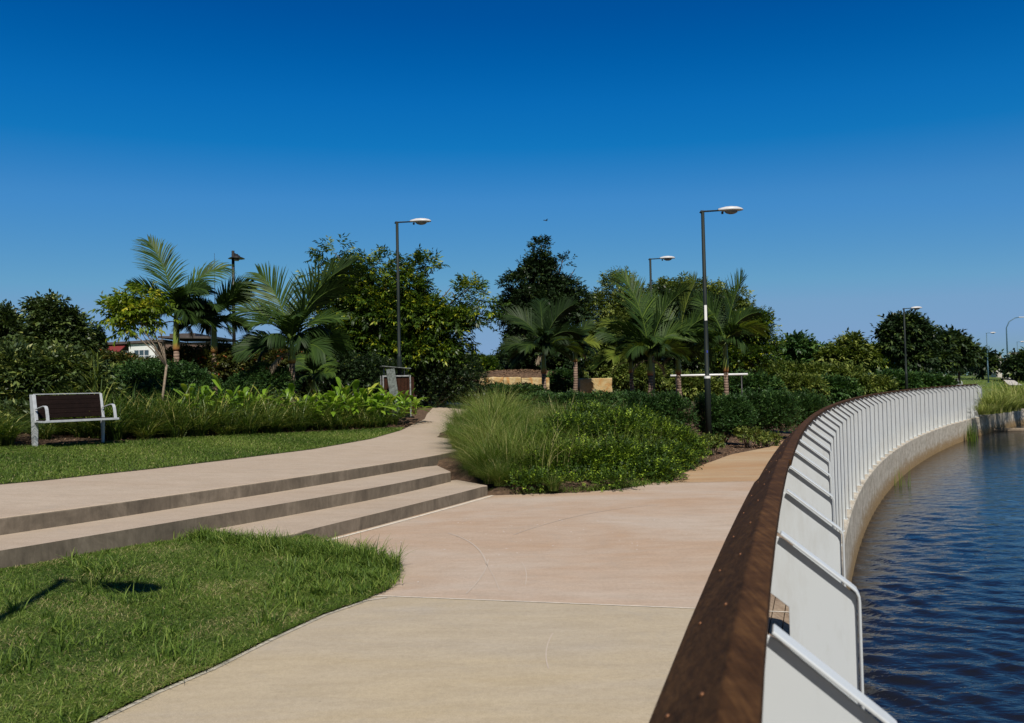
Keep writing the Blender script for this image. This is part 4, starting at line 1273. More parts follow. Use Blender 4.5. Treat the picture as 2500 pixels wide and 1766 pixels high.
ORD = ['first', 'second', 'third', 'fourth', 'fifth', 'sixth', 'seventh', 'eighth', 'ninth', 'tenth', 'eleventh', 'twelfth', 'thirteenth', 'fourteenth', 'fifteenth', 'sixteenth',
       'seventeenth', 'eighteenth', 'nineteenth', 'twentieth', 'twenty-first', 'twenty-second', 'twenty-third', 'twenty-fourth', 'twenty-fifth', 'twenty-sixth', 'twenty-seventh', 'twenty-eighth', 'twenty-ninth', 'thirtieth'] + ['thirty-' + q_ for q_ in ('first', 'second', 'third', 'fourth', 'fifth', 'sixth', 'seventh', 'eighth', 'ninth')] + ['fortieth'] + ['forty-' + q_ for q_ in ('first', 'second', 'third', 'fourth', 'fifth', 'sixth', 'seventh', 'eighth', 'ninth')] + ['fiftieth'] + ['fifty-' + q_ for q_ in ('first', 'second', 'third', 'fourth', 'fifth', 'sixth', 'seventh', 'eighth', 'ninth')] + ['sixtieth'] + ['sixty-' + q_ for q_ in ('first', 'second', 'third', 'fourth', 'fifth', 'sixth', 'seventh', 'eighth', 'ninth')] + ['seventieth']

def view_x(p):
    v = np.array([p[0], p[1], p[2]]) - cC
    return (v @ cR) / (v @ cF)

def place_copies(src, spots, labels, cat, group, sc=(0.85, 1.2)):
    for i, (x, y, z, k) in enumerate(spots):
        o = src[i] if i < len(src) else src[i % len(src)].copy()
        if i >= len(src): COL.objects.link(o)
        o.location = (x, y, z); s = k * rng.uniform(*sc); o.scale = (s, s, s * rng.uniform(0.85, 1.15)); o.rotation_euler = (0, 0, rng.uniform(0, 6.28))
        tag(o, labels[i] if isinstance(labels, list) else labels, cat, group)

lom = [tussock_mesh('strappy_grass_clump', 190 - 12 * i, 0.12 + 0.01 * i, 0.70 + 0.05 * (i % 3), 1.1 + 0.12 * i, 0.022, m_lom, 100 + i, tmean=(0.25, 0.55, 0.38, 0.72, 0.3, 0.48)[i]) for i in range(6)]
spots = []; labs = []
# row behind the upper lawn, two or three deep; traced along the bed edge
def bedline(x):
    xs = [0, 100, 250, 430, 600, 760, 870, 925]; ys = [1003, 999, 988, 980, 973, 966, 960, 950]
    return np.interp(x, xs, ys)
for row, (n, back, k) in enumerate([(26, 0.25, 0.84), (24, 0.8, 1.12), (22, 1.35, 1.3)]):
    for i in range(n):
        xv = 262 + (925 - 262) * (i + rng.uniform(0.1, 0.9)) / n
        p = GS(xv, bedline(xv), upz)[:2] + _n * (back + rng.uniform(-0.15, 0.15)) + _e * rng.uniform(-0.1, 0.1)
        spots.append((p[0], p[1], float(upper(p[0], p[1])), k)); labs.append('strappy clump in the %s row behind the upper lawn, %s from the bench' % (('front', 'middle', 'back')[row], ORD[i]))
for i in range(7):
    xv = 78 + 27 * i + rng.uniform(-5, 5); labs.append('low strappy clump in the shade under the bench, %s from its left leg' % ORD[i])
    p = GS(xv, bedline(xv), upz)[:2]; p = p * (1 + rng.uniform(0.9, 1.5) / np.hypot(*p)); spots.append((p[0], p[1], float(upper(p[0], p[1])), 0.62))
for i in range(9):
    xv = -15 + 9 * i + rng.uniform(-3, 3); labs.append('strappy clump left of the bench, %s from the left edge' % ORD[i]); p = GS(xv, bedline(max(xv, 0)), upz)[:2] + _n * rng.uniform(0.2, 1.2)
    spots.append((p[0], p[1], float(upper(p[0], p[1])), 0.95))
for xv, b_, lb in ((235, 1.9, 'strappy clump seen just over the right bench armrest'), (215, 2.2, 'strappy clump rising behind the right half of the bench back'), (255, 1.6, 'strappy clump touching the right end of the bench')):
    labs.append(lb); p = GS(xv, bedline(xv), upz)[:2] + _n * b_; spots.append((p[0], p[1], float(upper(p[0], p[1])), 0.9))
place_copies(lom, spots, labs, 'grass clump', 'strappy clumps in the bed behind the upper lawn')

# fine fountain grass on the mound right of the steps
pen = [tussock_mesh('fountain_grass', 620, 0.22, 1.0, 1.15, 0.009, m_penn, 200 + i, 5, tmean=(0.22, 0.5, 0.36, 0.68)[i]) for i in range(4)]
spots = []
for xv, yv, dist, k in [(1062, 985, 16.2, 0.8), (1050, 1010, 15.2, 0.6), (1085, 1010, 14.8, 0.8), (1075, 950, 18.5, 0.95), (1100, 960, 17.2, 1.0), (1120, 985, 15.6, 0.9), (1135, 945, 18.0, 1.05), (1160, 960, 16.6, 0.95),
                        (1180, 935, 19.0, 1.05), (1210, 950, 17.6, 0.9), (1240, 935, 19.0, 0.95), (1110, 925, 20.0, 1.0), (1280, 930, 19.0, 0.85), (1320, 935, 18.6, 0.85), (1360, 930, 19.5, 0.8), (1070, 1045, 14.0, 0.62), (1095, 1050, 13.7, 0.7), (1045, 1035, 14.6, 0.5), (1085, 925, 22.0, 1.0),
                        (1150, 915, 22.0, 1.0), (1210, 915, 22, 0.95), (1260, 915, 22, 0.9), (1310, 915, 22.5, 0.8), (1100, 1005, 14.6, 0.75), (1390, 940, 18.2, 0.7), (1140, 1000, 14.6, 0.8),
                        (1035, 965, 19.0, 0.6), (1048, 940, 21.5, 0.75), (1030, 995, 16.6, 0.5), (1095, 985, 15.4, 0.95), (1400, 915, 21, 0.8), (1175, 985, 14.6, 0.8), (1075, 905, 24, 1.0), (1120, 900, 25, 1.0), (1112, 1060, 13.5, 0.6), (1060, 1072, 13.6, 0.4), (1088, 1082, 13.3, 0.42), (1125, 1092, 13.0, 0.4), (1205, 965, 15.6, 0.75), (1245, 950, 16.6, 0.8), (1300, 925, 19.5, 0.95), (1345, 915, 21, 0.95),
                        (1190, 930, 17.2, 1.2), (1225, 930, 17.6, 1.15), (1262, 930, 17.8, 1.2), (1298, 930, 18.0, 1.1), (1335, 930, 18.4, 1.15), (1372, 930, 18.8, 1.05), (1405, 930, 19.2, 0.95),
                        (1150, 1040, 13.5, 0.62), (1175, 1050, 13.15, 0.5), (1128, 1020, 13.9, 0.75), (1018, 985, 17.0, 0.42), (1024, 1002, 15.8, 0.42), (1165, 1010, 14.2, 0.8), (1240, 1080, 12.7, 0.35),
                        (1045, 1030, 14.9, 0.6), (1062, 1040, 14.3, 0.6), (1080, 1070, 13.5, 0.5), (1100, 1085, 13.1, 0.45), (1052, 1060, 14.1, 0.42), (1120, 1100, 12.95, 0.35), (1032, 1012, 15.9, 0.5), (1020, 990, 16.8, 0.5), (1016, 972, 18.2, 0.5)]:
    p = AT(xv, yv, dist); spots.append((p[0], p[1], tz(p[0], p[1]) + 0.02, k))
shoots = []
for xv, d_ in [(1150, 13.6), (1180, 14.2), (1205, 13.5), (1228, 14.6), (1250, 13.7), (1275, 15.0), (1290, 13.8), (1315, 15.4), (1340, 14.2), (1368, 15.6), (1395, 14.8), (1425, 16.0), (1455, 15.4), (1490, 16.4), (1330, 16.4), (1265, 16.2), (1405, 17.0)]:
    p = AT(xv, 990, d_); shoots.append((p[0], p[1], tz(p[0], p[1]) + 0.22, 0.8))
pen2 = [tussock_mesh('grass_shoot', 95, 0.30, 1.0, 0.8, 0.010, m_penn, 260 + i, 5, tmean=0.6) for i in range(3)]
place_copies(pen2, shoots, ['loose grass shoots rising through the small-leaved bushes, %s from the left' % ORD[i] for i in range(len(shoots))], 'grass clump', 'grass shoots through the bushes')
ordx = np.argsort([view_x(q_) for q_ in spots]); spots = [spots[i] for i in ordx]
place_copies(pen, spots, ['fine pale-tipped fountain grass on the mound, %s from the left' % ORD[i] for i in range(len(spots))], 'ornamental grass', 'fountain grass on the mound', (0.68, 1.22))
for i, (xv, yv, dist) in enumerate([(1163, 1015, 14.2), (1225, 1030, 13.6)]):
    pass

# ------------------------------------------------------------------ bushes
def vclump(x, y, rx, ry, dist, depth=None):
    """An ellipsoid seen at view position x,y with view radii, at a real distance and size."""
    c = AT(x, y, dist); s = dist * K / FPX
    return (c[0], c[1] + (rng.uniform(-0.15, 0.15) * rx * s), c[2], rx * s, (depth if depth else max(rx, ry) * s * 0.85), ry * s)

def bush(name, clumps, ntwig, per, leaf, width, mat, label, cat='bush', group=None, **kw):
    C_ = np.array(clumps); c = C_[:, :3].mean(0)
    gz = tz(c[0], c[1])
    loc = np.array([c[0], c[1], gz])
    t_ = thing(name, tuple(loc), label, cat, group)
    cl = [(a[0] - loc[0], a[1] - loc[1], a[2] - loc[2], a[3], a[4], a[5]) for a in clumps]
    foliage('foliage', cl, ntwig, per, leaf, width, mat, t_, **kw)
    bm = bmesh.new()
    for i in range(7):
        a = cl[i % len(cl)]
        tube(bm, [(rng.uniform(-0.1, 0.1), rng.uniform(-0.1, 0.1), -0.05), (a[0] * 0.5 + rng.uniform(-.1, .1), a[1] * 0.5, max(0.1, a[2] * 0.5)), (a[0] + rng.uniform(-.3, .3) * a[3], a[1] + rng.uniform(-.3, .3) * a[4], max(0.15, a[2] + 0.2 * a[5]))], [0.025, 0.016, 0.006], 5)
    bm_obj('stems', bm, m_bark, t_)
    return t_

# low bright-leaved cover at the plaza edge: dense mass of small leaves
cov = []
for x, y, rx, ry, d in [(1175, 1075, 50, 30, 13.6), (1230, 1055, 60, 45, 13.9), (1300, 1045, 70, 52, 14.0), (1370, 1040, 70, 52, 14.4), (1440, 1040, 70, 45, 15.0), (1500, 1035, 55, 38, 15.9), (1290, 985, 80, 50, 15.3), (1370, 975, 80, 48, 15.9), (1440, 980, 70, 45, 16.4), (1510, 1000, 55, 38, 16.8), (1210, 1010, 45, 45, 14.8), (1540, 1010, 40, 30, 17.3), (1140, 1085, 30, 18, 13.4),
                        (1200, 1092, 60, 20, 12.95), (1290, 1092, 60, 20, 12.95), (1380, 1086, 60, 22, 13.2), (1465, 1068, 55, 24, 14.1), (1330, 940, 60, 30, 17.5), (1420, 945, 50, 30, 18.0)]:
    cov.append(vclump(x, y, rx, ry, d))
half = [cov[i] for i in (0, 1, 10, 12, 13)], [cov[i] for i in (2, 3, 6, 14, 17)], [cov[i] for i in (4, 7, 8, 15, 18)], [cov[i] for i in (5, 9, 11, 16)]
for cl, lb, n in zip(half, ['bright small-leaved bush nearest the foot of the steps', 'bright small-leaved bush spilling over the plaza edge, second from the steps',
                         'bright small-leaved bush third from the steps, before the clipped hedge', 'bright small-leaved bush beside the foot of the tall lamp post'], (6000, 8000, 7600, 5400)):
    bush('small_leaved_bush', cl, int(n * 1.5), 7, 0.042, 0.024, m_bright, lb, 'bush', 'bright small-leaved bushes at the plaza edge', twig=0.15, shell=0.8, bright=0.9, droop=0.05, zmin=0.0, up=0.35, puff=0.24, npuff=260)
# creeping grass at the very edge
q = np.concatenate([np.array(resample([shrub_edge[i], shrub_edge[i + 1]], 0.02)[:200]) for i in range(0, 5)])
q = np.concatenate([q + rng.normal(0, 0.07, q.shape) + np.array([0, 0.10]) for _ in range(9)])
V, F, m = blades(np.column_stack([q, np.full(len(q), 0.0)]), rng.uniform(0.04, 0.13, len(q)), rng.uniform(0.3, 1.5, len(q)), rng.uniform(0, 6.28, len(q)), 0.007, 3)
o = np_mesh('grass', V, F, None, m_turf, tint=np.repeat(np.clip(rng.normal(0.45, 0.2, len(q)), 0, 1), m)); tag(o, 'ragged grass fringe between the plaza and the bushes', 'grass', kind='stuff')

# clipped dark hedge mounds right of centre
hd = [((1470, 930, 84, 48, 20.5), 'clipped dark green hedge mound, first and widest, left of the tall lamp post'),
      ((1620, 935, 62, 50, 21.0), 'clipped dark green hedge mound just right of the tall lamp post'),
      ((1720, 925, 66, 46, 23.5), 'clipped dark green hedge mound third from the left, behind the yellow-leaved plants'),
      ((1800, 920, 50, 40, 25.5), 'clipped dark green hedge mound closest to the handrail')]
for (x, y, rx, ry, d), lb in hd:
    cl = [vclump(x + dx * rx, y, rx * 0.55, ry, d) for dx in (-0.5, 0, 0.5)]
    bush('hedge_mound', cl, 7500, 6, 0.045, 0.022, m_hedge, lb, 'hedge', 'clipped hedge mounds behind the lamp', twig=0.09, shell=0.88, bright=0.3, droop=0.0, up=0.4, puff=0.16, npuff=420)
for x, y, d, lb in ((1680, 972, 20.0, 'yellow-green low plant on the mulch right of the lamp foot'), (1722, 982, 20.6, 'smaller yellow-green plant near the handrail'), (1595, 990, 18.6, 'leafy low plant at the mulch edge by the lamp foot')):
    bush('groundcover_plant', [vclump(x - 14, y + 2, 13, 6, d), vclump(x + 12, y + 3, 12, 5, d + 0.4)], 170, 6, 0.07, 0.03, m_olive, lb, 'plant', twig=0.12, shell=0.3, bright=0.9, up=0.5)
# low green cover behind the mound and along the far left of the path
bush('low_shrub', [vclump(1262, 852, 26, 16, 35.6), vclump(1240, 858, 16, 12, 35.0)], 900, 6, 0.12, 0.05, m_hedge, 'dark shrub between the low sandstone blocks and the big block', 'shrub', twig=0.2, shell=0.5, bright=0.4)
bush('low_hedge', [vclump(x, 882, 48, 16, 30) for x in (990, 1050, 1120, 1180)], 5200, 6, 0.07, 0.035, m_hedge, 'low green hedge in front of the sandstone blocks', 'hedge', twig=0.12, shell=0.6, bright=0.6)
bush('low_hedge', [vclump(x, 900, 45, 16, 27) for x in (1225, 1290, 1350, 1400)], 4500, 6, 0.06, 0.03, m_hedge, 'low green hedge below the big sandstone block', 'hedge', twig=0.1, shell=0.6, bright=0.6)

# ---- left bed
bush('domed_shrub', [vclump(300, 855, 60, 42, 19.5), vclump(370, 850, 65, 42, 20), vclump(440, 858, 45, 34, 20.5), vclump(330, 900, 80, 40, 18.8), vclump(430, 905, 60, 35, 19.2)], 15000, 6, 0.05, 0.024, m_hedge, 'large dark green domed shrub right of the bench', 'shrub', twig=0.09, shell=0.88, bright=0.2, puff=0.18, npuff=700)
bush('red_tipped_hedge', [vclump(x, y, 55, 42, 26) for x, y in ((425, 815), (500, 815), (570, 817), (635, 820), (560, 860), (470, 860))], 11000, 6, 0.09, 0.04, m_redhedge, 'tall hedge with reddish tips behind the left palms', 'hedge', twig=0.16, shell=0.8, bright=0.8, puff=0.3, npuff=330)
bush('blue_green_shrub', [vclump(600, 860, 60, 38, 21.5), vclump(545, 880, 40, 30, 21.5)], 6500, 6, 0.045, 0.022, m_hedge, 'dark rounded shrub left of the third palm', 'shrub', twig=0.09, shell=0.8, bright=0.3)
bush('dark_undergrowth', [vclump(x, y, 60, 45, 26.5) for x, y in ((700, 830), (770, 840), (840, 850), (760, 880), (850, 890), (680, 880))], 9000, 6, 0.09, 0.04, m_dark, 'dark undergrowth beneath the spreading tree', 'undergrowth', twig=0.18, shell=0.5, bright=0.15)
bush('dark_undergrowth', [vclump(x, y, 45, 32, 28.5) for x, y in ((940, 850), (990, 835), (1030, 825), (905, 820), (960, 800), (1045, 860), (945, 885))], 6500, 6, 0.07, 0.034, m_dark, 'dark leafy bank beside the path behind the bin', 'undergrowth', twig=0.18, shell=0.5, bright=0.5)
bush('distant_shrub', [vclump(258, 812, 45, 12, 36), vclump(330, 824, 45, 10, 36), vclump(215, 806, 28, 14, 36)], 4200, 6, 0.13, 0.06, m_redhedge, 'low shrub on the rise below the house', 'shrub', twig=0.2, bright=0.5)
bush('glossy_shrub', [vclump(45, 850, 60, 55, 17.2), vclump(120, 860, 55, 55, 17.4), vclump(170, 850, 45, 45, 17.8), vclump(20, 910, 50, 45, 16.8), vclump(110, 915, 60, 45, 17.0), vclump(200, 895, 42, 50, 17.2), vclump(40, 815, 45, 30, 17.8), vclump(150, 815, 40, 25, 18.2), vclump(120, 955, 70, 28, 16.3), vclump(200, 950, 50, 26, 16.4), vclump(40, 955, 60, 26, 16.2)], 8200, 7, 0.15, 0.05, m_mag, 'glossy broad-leaved shrub filling the bed behind the bench', 'shrub', twig=0.24, shell=0.7, bright=1.0, up=0.5, puff=0.28, npuff=170)

# broad-leaved gingers
def ginger_mesh(seed, n=15):
    r = np.random.default_rng(seed)
    V, F, T = [], [], []
    for i in range(n):
        az = r.uniform(0, 6.28); el = r.uniform(0.35, 1.3); L = r.uniform(0.38, 0.62); w = L * r.uniform(0.18, 0.26)
        st = r.uniform(0.15, 0.5); b0 = np.array([r.normal(0, 0.10), r.normal(0, 0.10), 0.0])
        d = np.array([math.cos(az) * math.cos(el), math.sin(az) * math.cos(el), math.sin(el)])
        sd = np.array([-math.sin(az), math.cos(az), 0]); nn = np.cross(sd, d)
        tn = np.clip(r.normal(0.5, 0.25), 0, 1)
        b1 = b0 + d * st
        base = len(V)
        prof = [(0, 0.05), (0.15, 0.55), (0.35, 0.95), (0.6, 0.9), (0.82, 0.5), (1.0, 0.03)]
        stem = [(0.0, 0.012), ]
        V += [b0 - sd * 0.008, b0 + sd * 0.008]; T += [tn] * 2
        for u, k in prof:
            bend = 0.9 * u ** 2
            c = b1 + d * L * u - np.array([0, 0, 1]) * L * bend * 0.6 + d * 0
            V += [c - sd * w / 2 * k + nn * w * 0.14 * k, c - nn * 0.0, c + sd * w / 2 * k + nn * w * 0.14 * k]; T += [tn] * 3
        F.append((base, base + 1, base + 4, base + 2))
        for j in range(5):
            a0 = base + 2 + 3 * j
            F.append((a0, a0 + 1, a0 + 4, a0 + 3)); F.append((a0 + 1, a0 + 2, a0 + 5, a0 + 4))
    return np_mesh('ginger_plant', np.array(V), F, None, m_ginger, tint=T)
gi = [ginger_mesh(31 + i) for i in range(4)]
spots = []
for xv, back, k in [(420, 2.0, 1.05), (440, 2.2, 1.1), (462, 1.9, 1.0), (478, 2.4, 1.0), (505, 2.0, 1.05), (530, 2.2, 1.0), (548, 1.9, 0.95), (575, 2.2, 1.0), (598, 2.0, 0.95), (650, 1.9, 0.85), (672, 2.1, 0.9), (700, 1.7, 0.95), (735, 2.0, 0.9), (765, 1.6, 1.0), (785, 2.0, 1.1), (808, 1.6, 1.15), (828, 1.9, 1.0), (850, 1.3, 1.0), (872, 1.6, 1.0), (890, 1.0, 0.95), (908, 1.1, 0.95), (922, 0.7, 0.85), (740, 0.9, 0.85), (690, 1.0, 0.8), (405, 1.6, 0.9), (622, 1.8, 0.9), (800, 0.8, 0.9), (850, 0.5, 0.8), (895, 0.5, 0.8), (752, 1.3, 1.0), (778, 1.2, 1.0), (820, 1.1, 1.0), (842, 1.6, 1.05), (862, 0.9, 0.9), (910, 0.5, 0.8)]:
    p = GS(xv, bedline(xv), upz)[:2]; p = p * (1 + back / np.hypot(*p)); spots.append((p[0], p[1], float(upper(p[0], p[1])) + 0.2, k * 1.18))
ordx = np.argsort([view_x(q_) for q_ in spots]); spots = [spots[i] for i in ordx]
place_copies(gi, spots, ['bright broad-leaved ginger among the strappy clumps, %s from the left' % ORD[i] for i in range(len(spots))], 'plant', 'broad-leaved gingers in the bed', (0.9, 1.15))
# tall strappy stem plant near the bench
t0 = AT(212, 900, 16.8)
V, F, m = blades(np.column_stack([rng.normal(0, 0.05, (60, 2)), rng.uniform(0.1, 1.5, 60)]), rng.uniform(0.3, 0.55, 60), rng.uniform(0.4, 1.6, 60), rng.uniform(0, 6.28, 60), 0.035, 4)
t_ = thing('cane_plant', (t0[0], t0[1], tz(t0[0], t0[1])), 'tall cane-stemmed plant with arching leaves right of the glossy shrub', 'plant')
np_mesh('leaves', V, F, None, m_olive, t_, tint=np.repeat(rng.uniform(0.4, 1, 60), m))
bm = bmesh.new(); tube(bm, [(0, 0, -0.05), (0.02, 0, 0.8), (-0.02, 0, 1.55)], [0.02, 0.016, 0.01], 6); tube(bm, [(0.05, 0.02, -0.05), (0.12, 0, 0.6), (0.16, 0, 1.1)], [0.018, 0.014, 0.01], 6); bm_obj('stem', bm, m_olive, t_)

# ------------------------------------------------------------------ trees
def tree(name, base_xy, clumps, label, ntwig, per, leaf, width, mat, bark=m_bark, r0=0.12, cat='tree', group=None, fork=0.35, **kw):
    x, y = base_xy; gz = tz(x, y)
    t_ = thing(name, (x, y, gz), label, cat, group)
    cl = [(a[0] - x, a[1] - y, a[2] - gz, a[3], a[4], a[5]) for a in clumps]
    foliage('crown', cl, ntwig, per, leaf, width, mat, t_, **kw)
    bm = bmesh.new()
    zc = min(a[2] - a[5] for a in cl); top = max(a[2] for a in cl)
    fz = max(0.5, zc * 0.8 if fork is None else fork * top)
    lean = rng.normal(0, 0.06, 2)
    tube(bm, [(0, 0, -0.1), (lean[0] * 0.4, lean[1] * 0.4, fz * 0.5), (lean[0], lean[1], fz)], [r0 * 1.15, r0 * 0.9, r0 * 0.8], 9)
    F0 = Vector((lean[0], lean[1], fz))
    for a in cl:
        e_ = Vector((a[0], a[1], a[2] + 0.3 * a[5])); mid = F0.lerp(e_, 0.5) + Vector((rng.normal(0, 0.12), rng.normal(0, 0.12), 0.12 * (e_ - F0).length * 0.5))
        tube(bm, [F0 - Vector((0, 0, 0.05)), F0.lerp(mid, 0.5) + Vector((0, 0, 0.03)), mid, e_], [r0 * 0.55, r0 * 0.42, r0 * 0.3, r0 * 0.08], 6)
        for _ in range(4):
            s0 = mid.lerp(e_, rng.uniform(0, 0.6)); d = Vector(rand_dirs(1, 0.0, 1.0)[0] * np.array([a[3], a[4], a[5]]) * 0.8)
            tube(bm, [s0, s0 + d * 0.55 + Vector((0, 0, 0.05)), s0 + d], [r0 * 0.2, r0 * 0.12, r0 * 0.03], 5)
    bm_obj('trunk', bm, bark, t_)
    return t_

def vc(lst, d, depth=None): return [vclump(*a, d, depth) for a in lst]
def fxy(x, d): p = AT(x, 850, d); return (p[0], p[1])

tree('spreading_tree', fxy(905, 29), vc([(752, 575, 32, 22), (790, 612, 45, 30), (850, 612, 42, 30), (905, 645, 48, 38), (960, 640, 30, 30), (1010, 655, 40, 30), (955, 603, 12, 18), (1050, 655, 34, 26), (770, 670, 60, 50), (850, 700, 65, 60),
     (940, 710, 60, 50), (1015, 725, 42, 36), (800, 770, 65, 60), (900, 790, 70, 55), (985, 790, 48, 42), (735, 640, 30, 36), (1080, 690, 22, 12), (1045, 705, 30, 18), (1020, 770, 30, 22), (740, 740, 40, 50), (760, 820, 50, 40), (860, 850, 50, 35)], 28.5),
     'wide spreading tree with yellow-tipped leaves behind the left lamp post', 9800, 9, 0.17, 0.05, m_tree, r0=0.16, twig=0.36, shell=0.5, bright=1.0, droop=0.35, up=0.1, puff=0.62, npuff=120)
tree('dense_tree', fxy(1215, 37), vc([(1214, 552, 9, 12), (1215, 560, 12, 22), (1213, 580, 20, 24), (1213, 595, 30, 30), (1190, 600, 18, 18), (1240, 600, 18, 20), (1213, 615, 42, 36), (1168, 645, 42, 42), (1255, 650, 42, 42), (1215, 690, 78, 52), (1160, 730, 38, 48), (1270, 715, 38, 50), (1215, 770, 72, 52), (1290, 608, 16, 18), (1180, 800, 50, 40), (1300, 690, 22, 40), (1262, 590, 18, 22), (1140, 700, 24, 36), (1215, 815, 80, 34), (1150, 800, 40, 36), (1280, 790, 44, 44)], 37),
     'tall dense dark tree rising to a point behind the central palm', 13500, 7, 0.15, 0.06, m_dark, r0=0.2, twig=0.26, shell=0.6, bright=0.15, puff=0.38, npuff=380)
tree('olive_tree', fxy(1400, 43), vc([(1385, 645, 42, 34), (1350, 690, 42, 42), (1425, 680, 40, 42), (1400, 745, 76, 52), (1345, 770, 40, 46), (1460, 740, 44, 50), (1370, 800, 60, 40)], 43),
     'loose olive-green tree left of the palm group', 9500, 7, 0.17, 0.05, m_olive, r0=0.18, twig=0.4, shell=0.55, bright=0.6, droop=0.4, puff=0.6, npuff=130)
tree('mid_green_tree', fxy(1570, 50), vc([(1490, 665, 40, 36), (1545, 650, 42, 38), (1600, 675, 44, 40), (1650, 690, 36, 34), (1530, 700, 60, 45), (1610, 730, 60, 45)], 50),
     'mid-green tree whose crown closes the sky between the palms by the tall lamp post', 6500, 7, 0.19, 0.075, m_olive, r0=0.18, twig=0.36, shell=0.55, bright=0.6, puff=0.45, npuff=170)
tree('backing_tree', fxy(1520, 46), vc([(1480, 690, 46, 36), (1545, 700, 50, 40), (1600, 715, 45, 45), (1500, 735, 56, 52), (1560, 760, 56, 55), (1520, 800, 70, 50), (1455, 790, 50, 45), (1590, 800, 50, 50)], 46),
     'dark tree filling the gap behind the palm group', 9000, 7, 0.17, 0.07, m_dark, r0=0.18, twig=0.35, shell=0.55, bright=0.25)
tree('round_tree', fxy(1690, 41), vc([(1688, 735, 48, 44), (1650, 735, 44, 40), (1705, 790, 40, 44), (1660, 810, 60, 42), (1610, 790, 40, 50)], 41),
     'rounded olive tree at the right end of the palm group', 7200, 7, 0.12, 0.05, m_tree, r0=0.16, twig=0.28, shell=0.65, bright=0.6, puff=0.5, npuff=170)
# far row beyond the hedge
rowt = [('far_row_tree', 1795, [(1785, 776, 34, 16), (1828, 785, 22, 16), (1800, 808, 40, 24), (1762, 798, 16, 22)], 62, m_hedge, 'broad dark tree right of the rounded olive tree'),
        ('far_row_tree', 1905, [(1905, 772, 28, 22), (1880, 800, 34, 28), (1930, 800, 30, 28), (1868, 770, 10, 8)], 60, m_olive, 'olive tree with a pointed reddish top, second right of the rounded tree'),
        ('far_row_tree', 1960, [(1955, 800, 28, 24), (1985, 815, 24, 22)], 66, m_tree, 'small mid-green tree just left of the tiered tree'),
        ('tiered_tree', 2035, [(2022, 727, 42, 9), (2058, 740, 30, 9), (2005, 747, 30, 8), (2012, 774, 40, 11), (2062, 765, 26, 14), (2045, 802, 42, 18), (2034, 755, 12, 30)], 60, m_dark, 'tiered flat-branched tree behind the fourth lamp post'),
        ('far_grove_tree', 2110, [(2110, 765, 26, 22), (2095, 800, 40, 26), (2080, 775, 18, 16)], 74, m_dark, 'dark rounded tree left in the far right grove'),
        ('far_grove_tree', 2150, [(2135, 770, 24, 28), (2158, 778, 22, 24), (2145, 802, 34, 22), (2172, 790, 12, 24)], 76, m_dark, 'dark tree right in the far right grove, beside the open sky'),
        ('far_grove_tree', 2205, [(2205, 810, 22, 12)], 96, m_dark, 'low dark tree between the grove and the bridge pillar'),
        ('far_grove_tree', 2288, [(2288, 822, 22, 14), (2302, 812, 20, 14)], 92, m_dark, 'dark tree cut by the right edge of the view')]
for nm, bx, cl, d, mt, lb in rowt:
    cl = [(a_, b_ + 6, c_ * 0.78, d_ * 0.74) for a_, b_, c_, d_ in cl]
    tree(nm, fxy(bx, d), vc(cl, d), lb, 330 * len(cl), 6, 0.006 * d, 0.0026 * d, mt, r0=0.14, twig=0.011 * d, shell=0.4, bright=0.8, puff=0.008 * d, npuff=24 * len(cl))
# trees over the bench
tree('glossy_tree', fxy(20, 22), vc([(16, 715, 13, 18), (26, 745, 22, 22), (-15, 745, 26, 34), (10, 795, 46, 30), (50, 790, 20, 22)], 22), 'dark glossy-leaved tree cut by the left edge', 2600, 7, 0.13, 0.055, m_mag, r0=0.08, twig=0.25, shell=0.4, bright=0.3, up=0.5, puff=0.2, npuff=110)
tree('glossy_tree', fxy(110, 21), vc([(98, 702, 18, 18), (108, 730, 26, 24), (90, 775, 30, 30), (122, 775, 26, 30), (120, 692, 12, 10), (80, 690, 10, 10)], 21), 'tallest dark glossy-leaved tree behind the bench', 2900, 7, 0.13, 0.055, m_mag, r0=0.08, twig=0.25, shell=0.4, bright=0.3, up=0.5, puff=0.2, npuff=120)
tree('glossy_tree', fxy(160, 21.5), vc([(156, 722, 12, 16), (164, 750, 17, 20), (170, 792, 26, 24)], 21.5), 'slimmer dark glossy-leaved tree right of the tallest one', 1500, 7, 0.13, 0.055, m_mag, r0=0.07, twig=0.25, shell=0.4, bright=0.3, up=0.5, puff=0.2, npuff=60)
tree('small_conifer', fxy(215, 42), vc([(216, 748, 7, 14), (216, 765, 13, 14), (214, 785, 18, 16), (195, 785, 20, 14)], 42), 'small cone-shaped tree left of the house', 1300, 7, 0.16, 0.06, m_dark, r0=0.07, twig=0.2, shell=0.5, bright=0.3)
# young staked tree
d = 17.6; p = AT(359, 940, d)
tree('young_tree', (p[0], p[1]), vc([(280, 700, 30, 20), (315, 690, 32, 22), (345, 708, 28, 22), (300, 722, 40, 18), (352, 738, 22, 14), (318, 675, 28, 14), (262, 718, 20, 14), (300, 742, 24, 14)], d, 0.45),
     'young thin-trunked tree with yellow-green leaves in front of the first palm', 330, 8, 0.14, 0.045, m_young, m_palebark, r0=0.03, fork=0.5, twig=0.24, shell=0.3, bright=0.8, droop=0.6, puff=0.3, npuff=34)

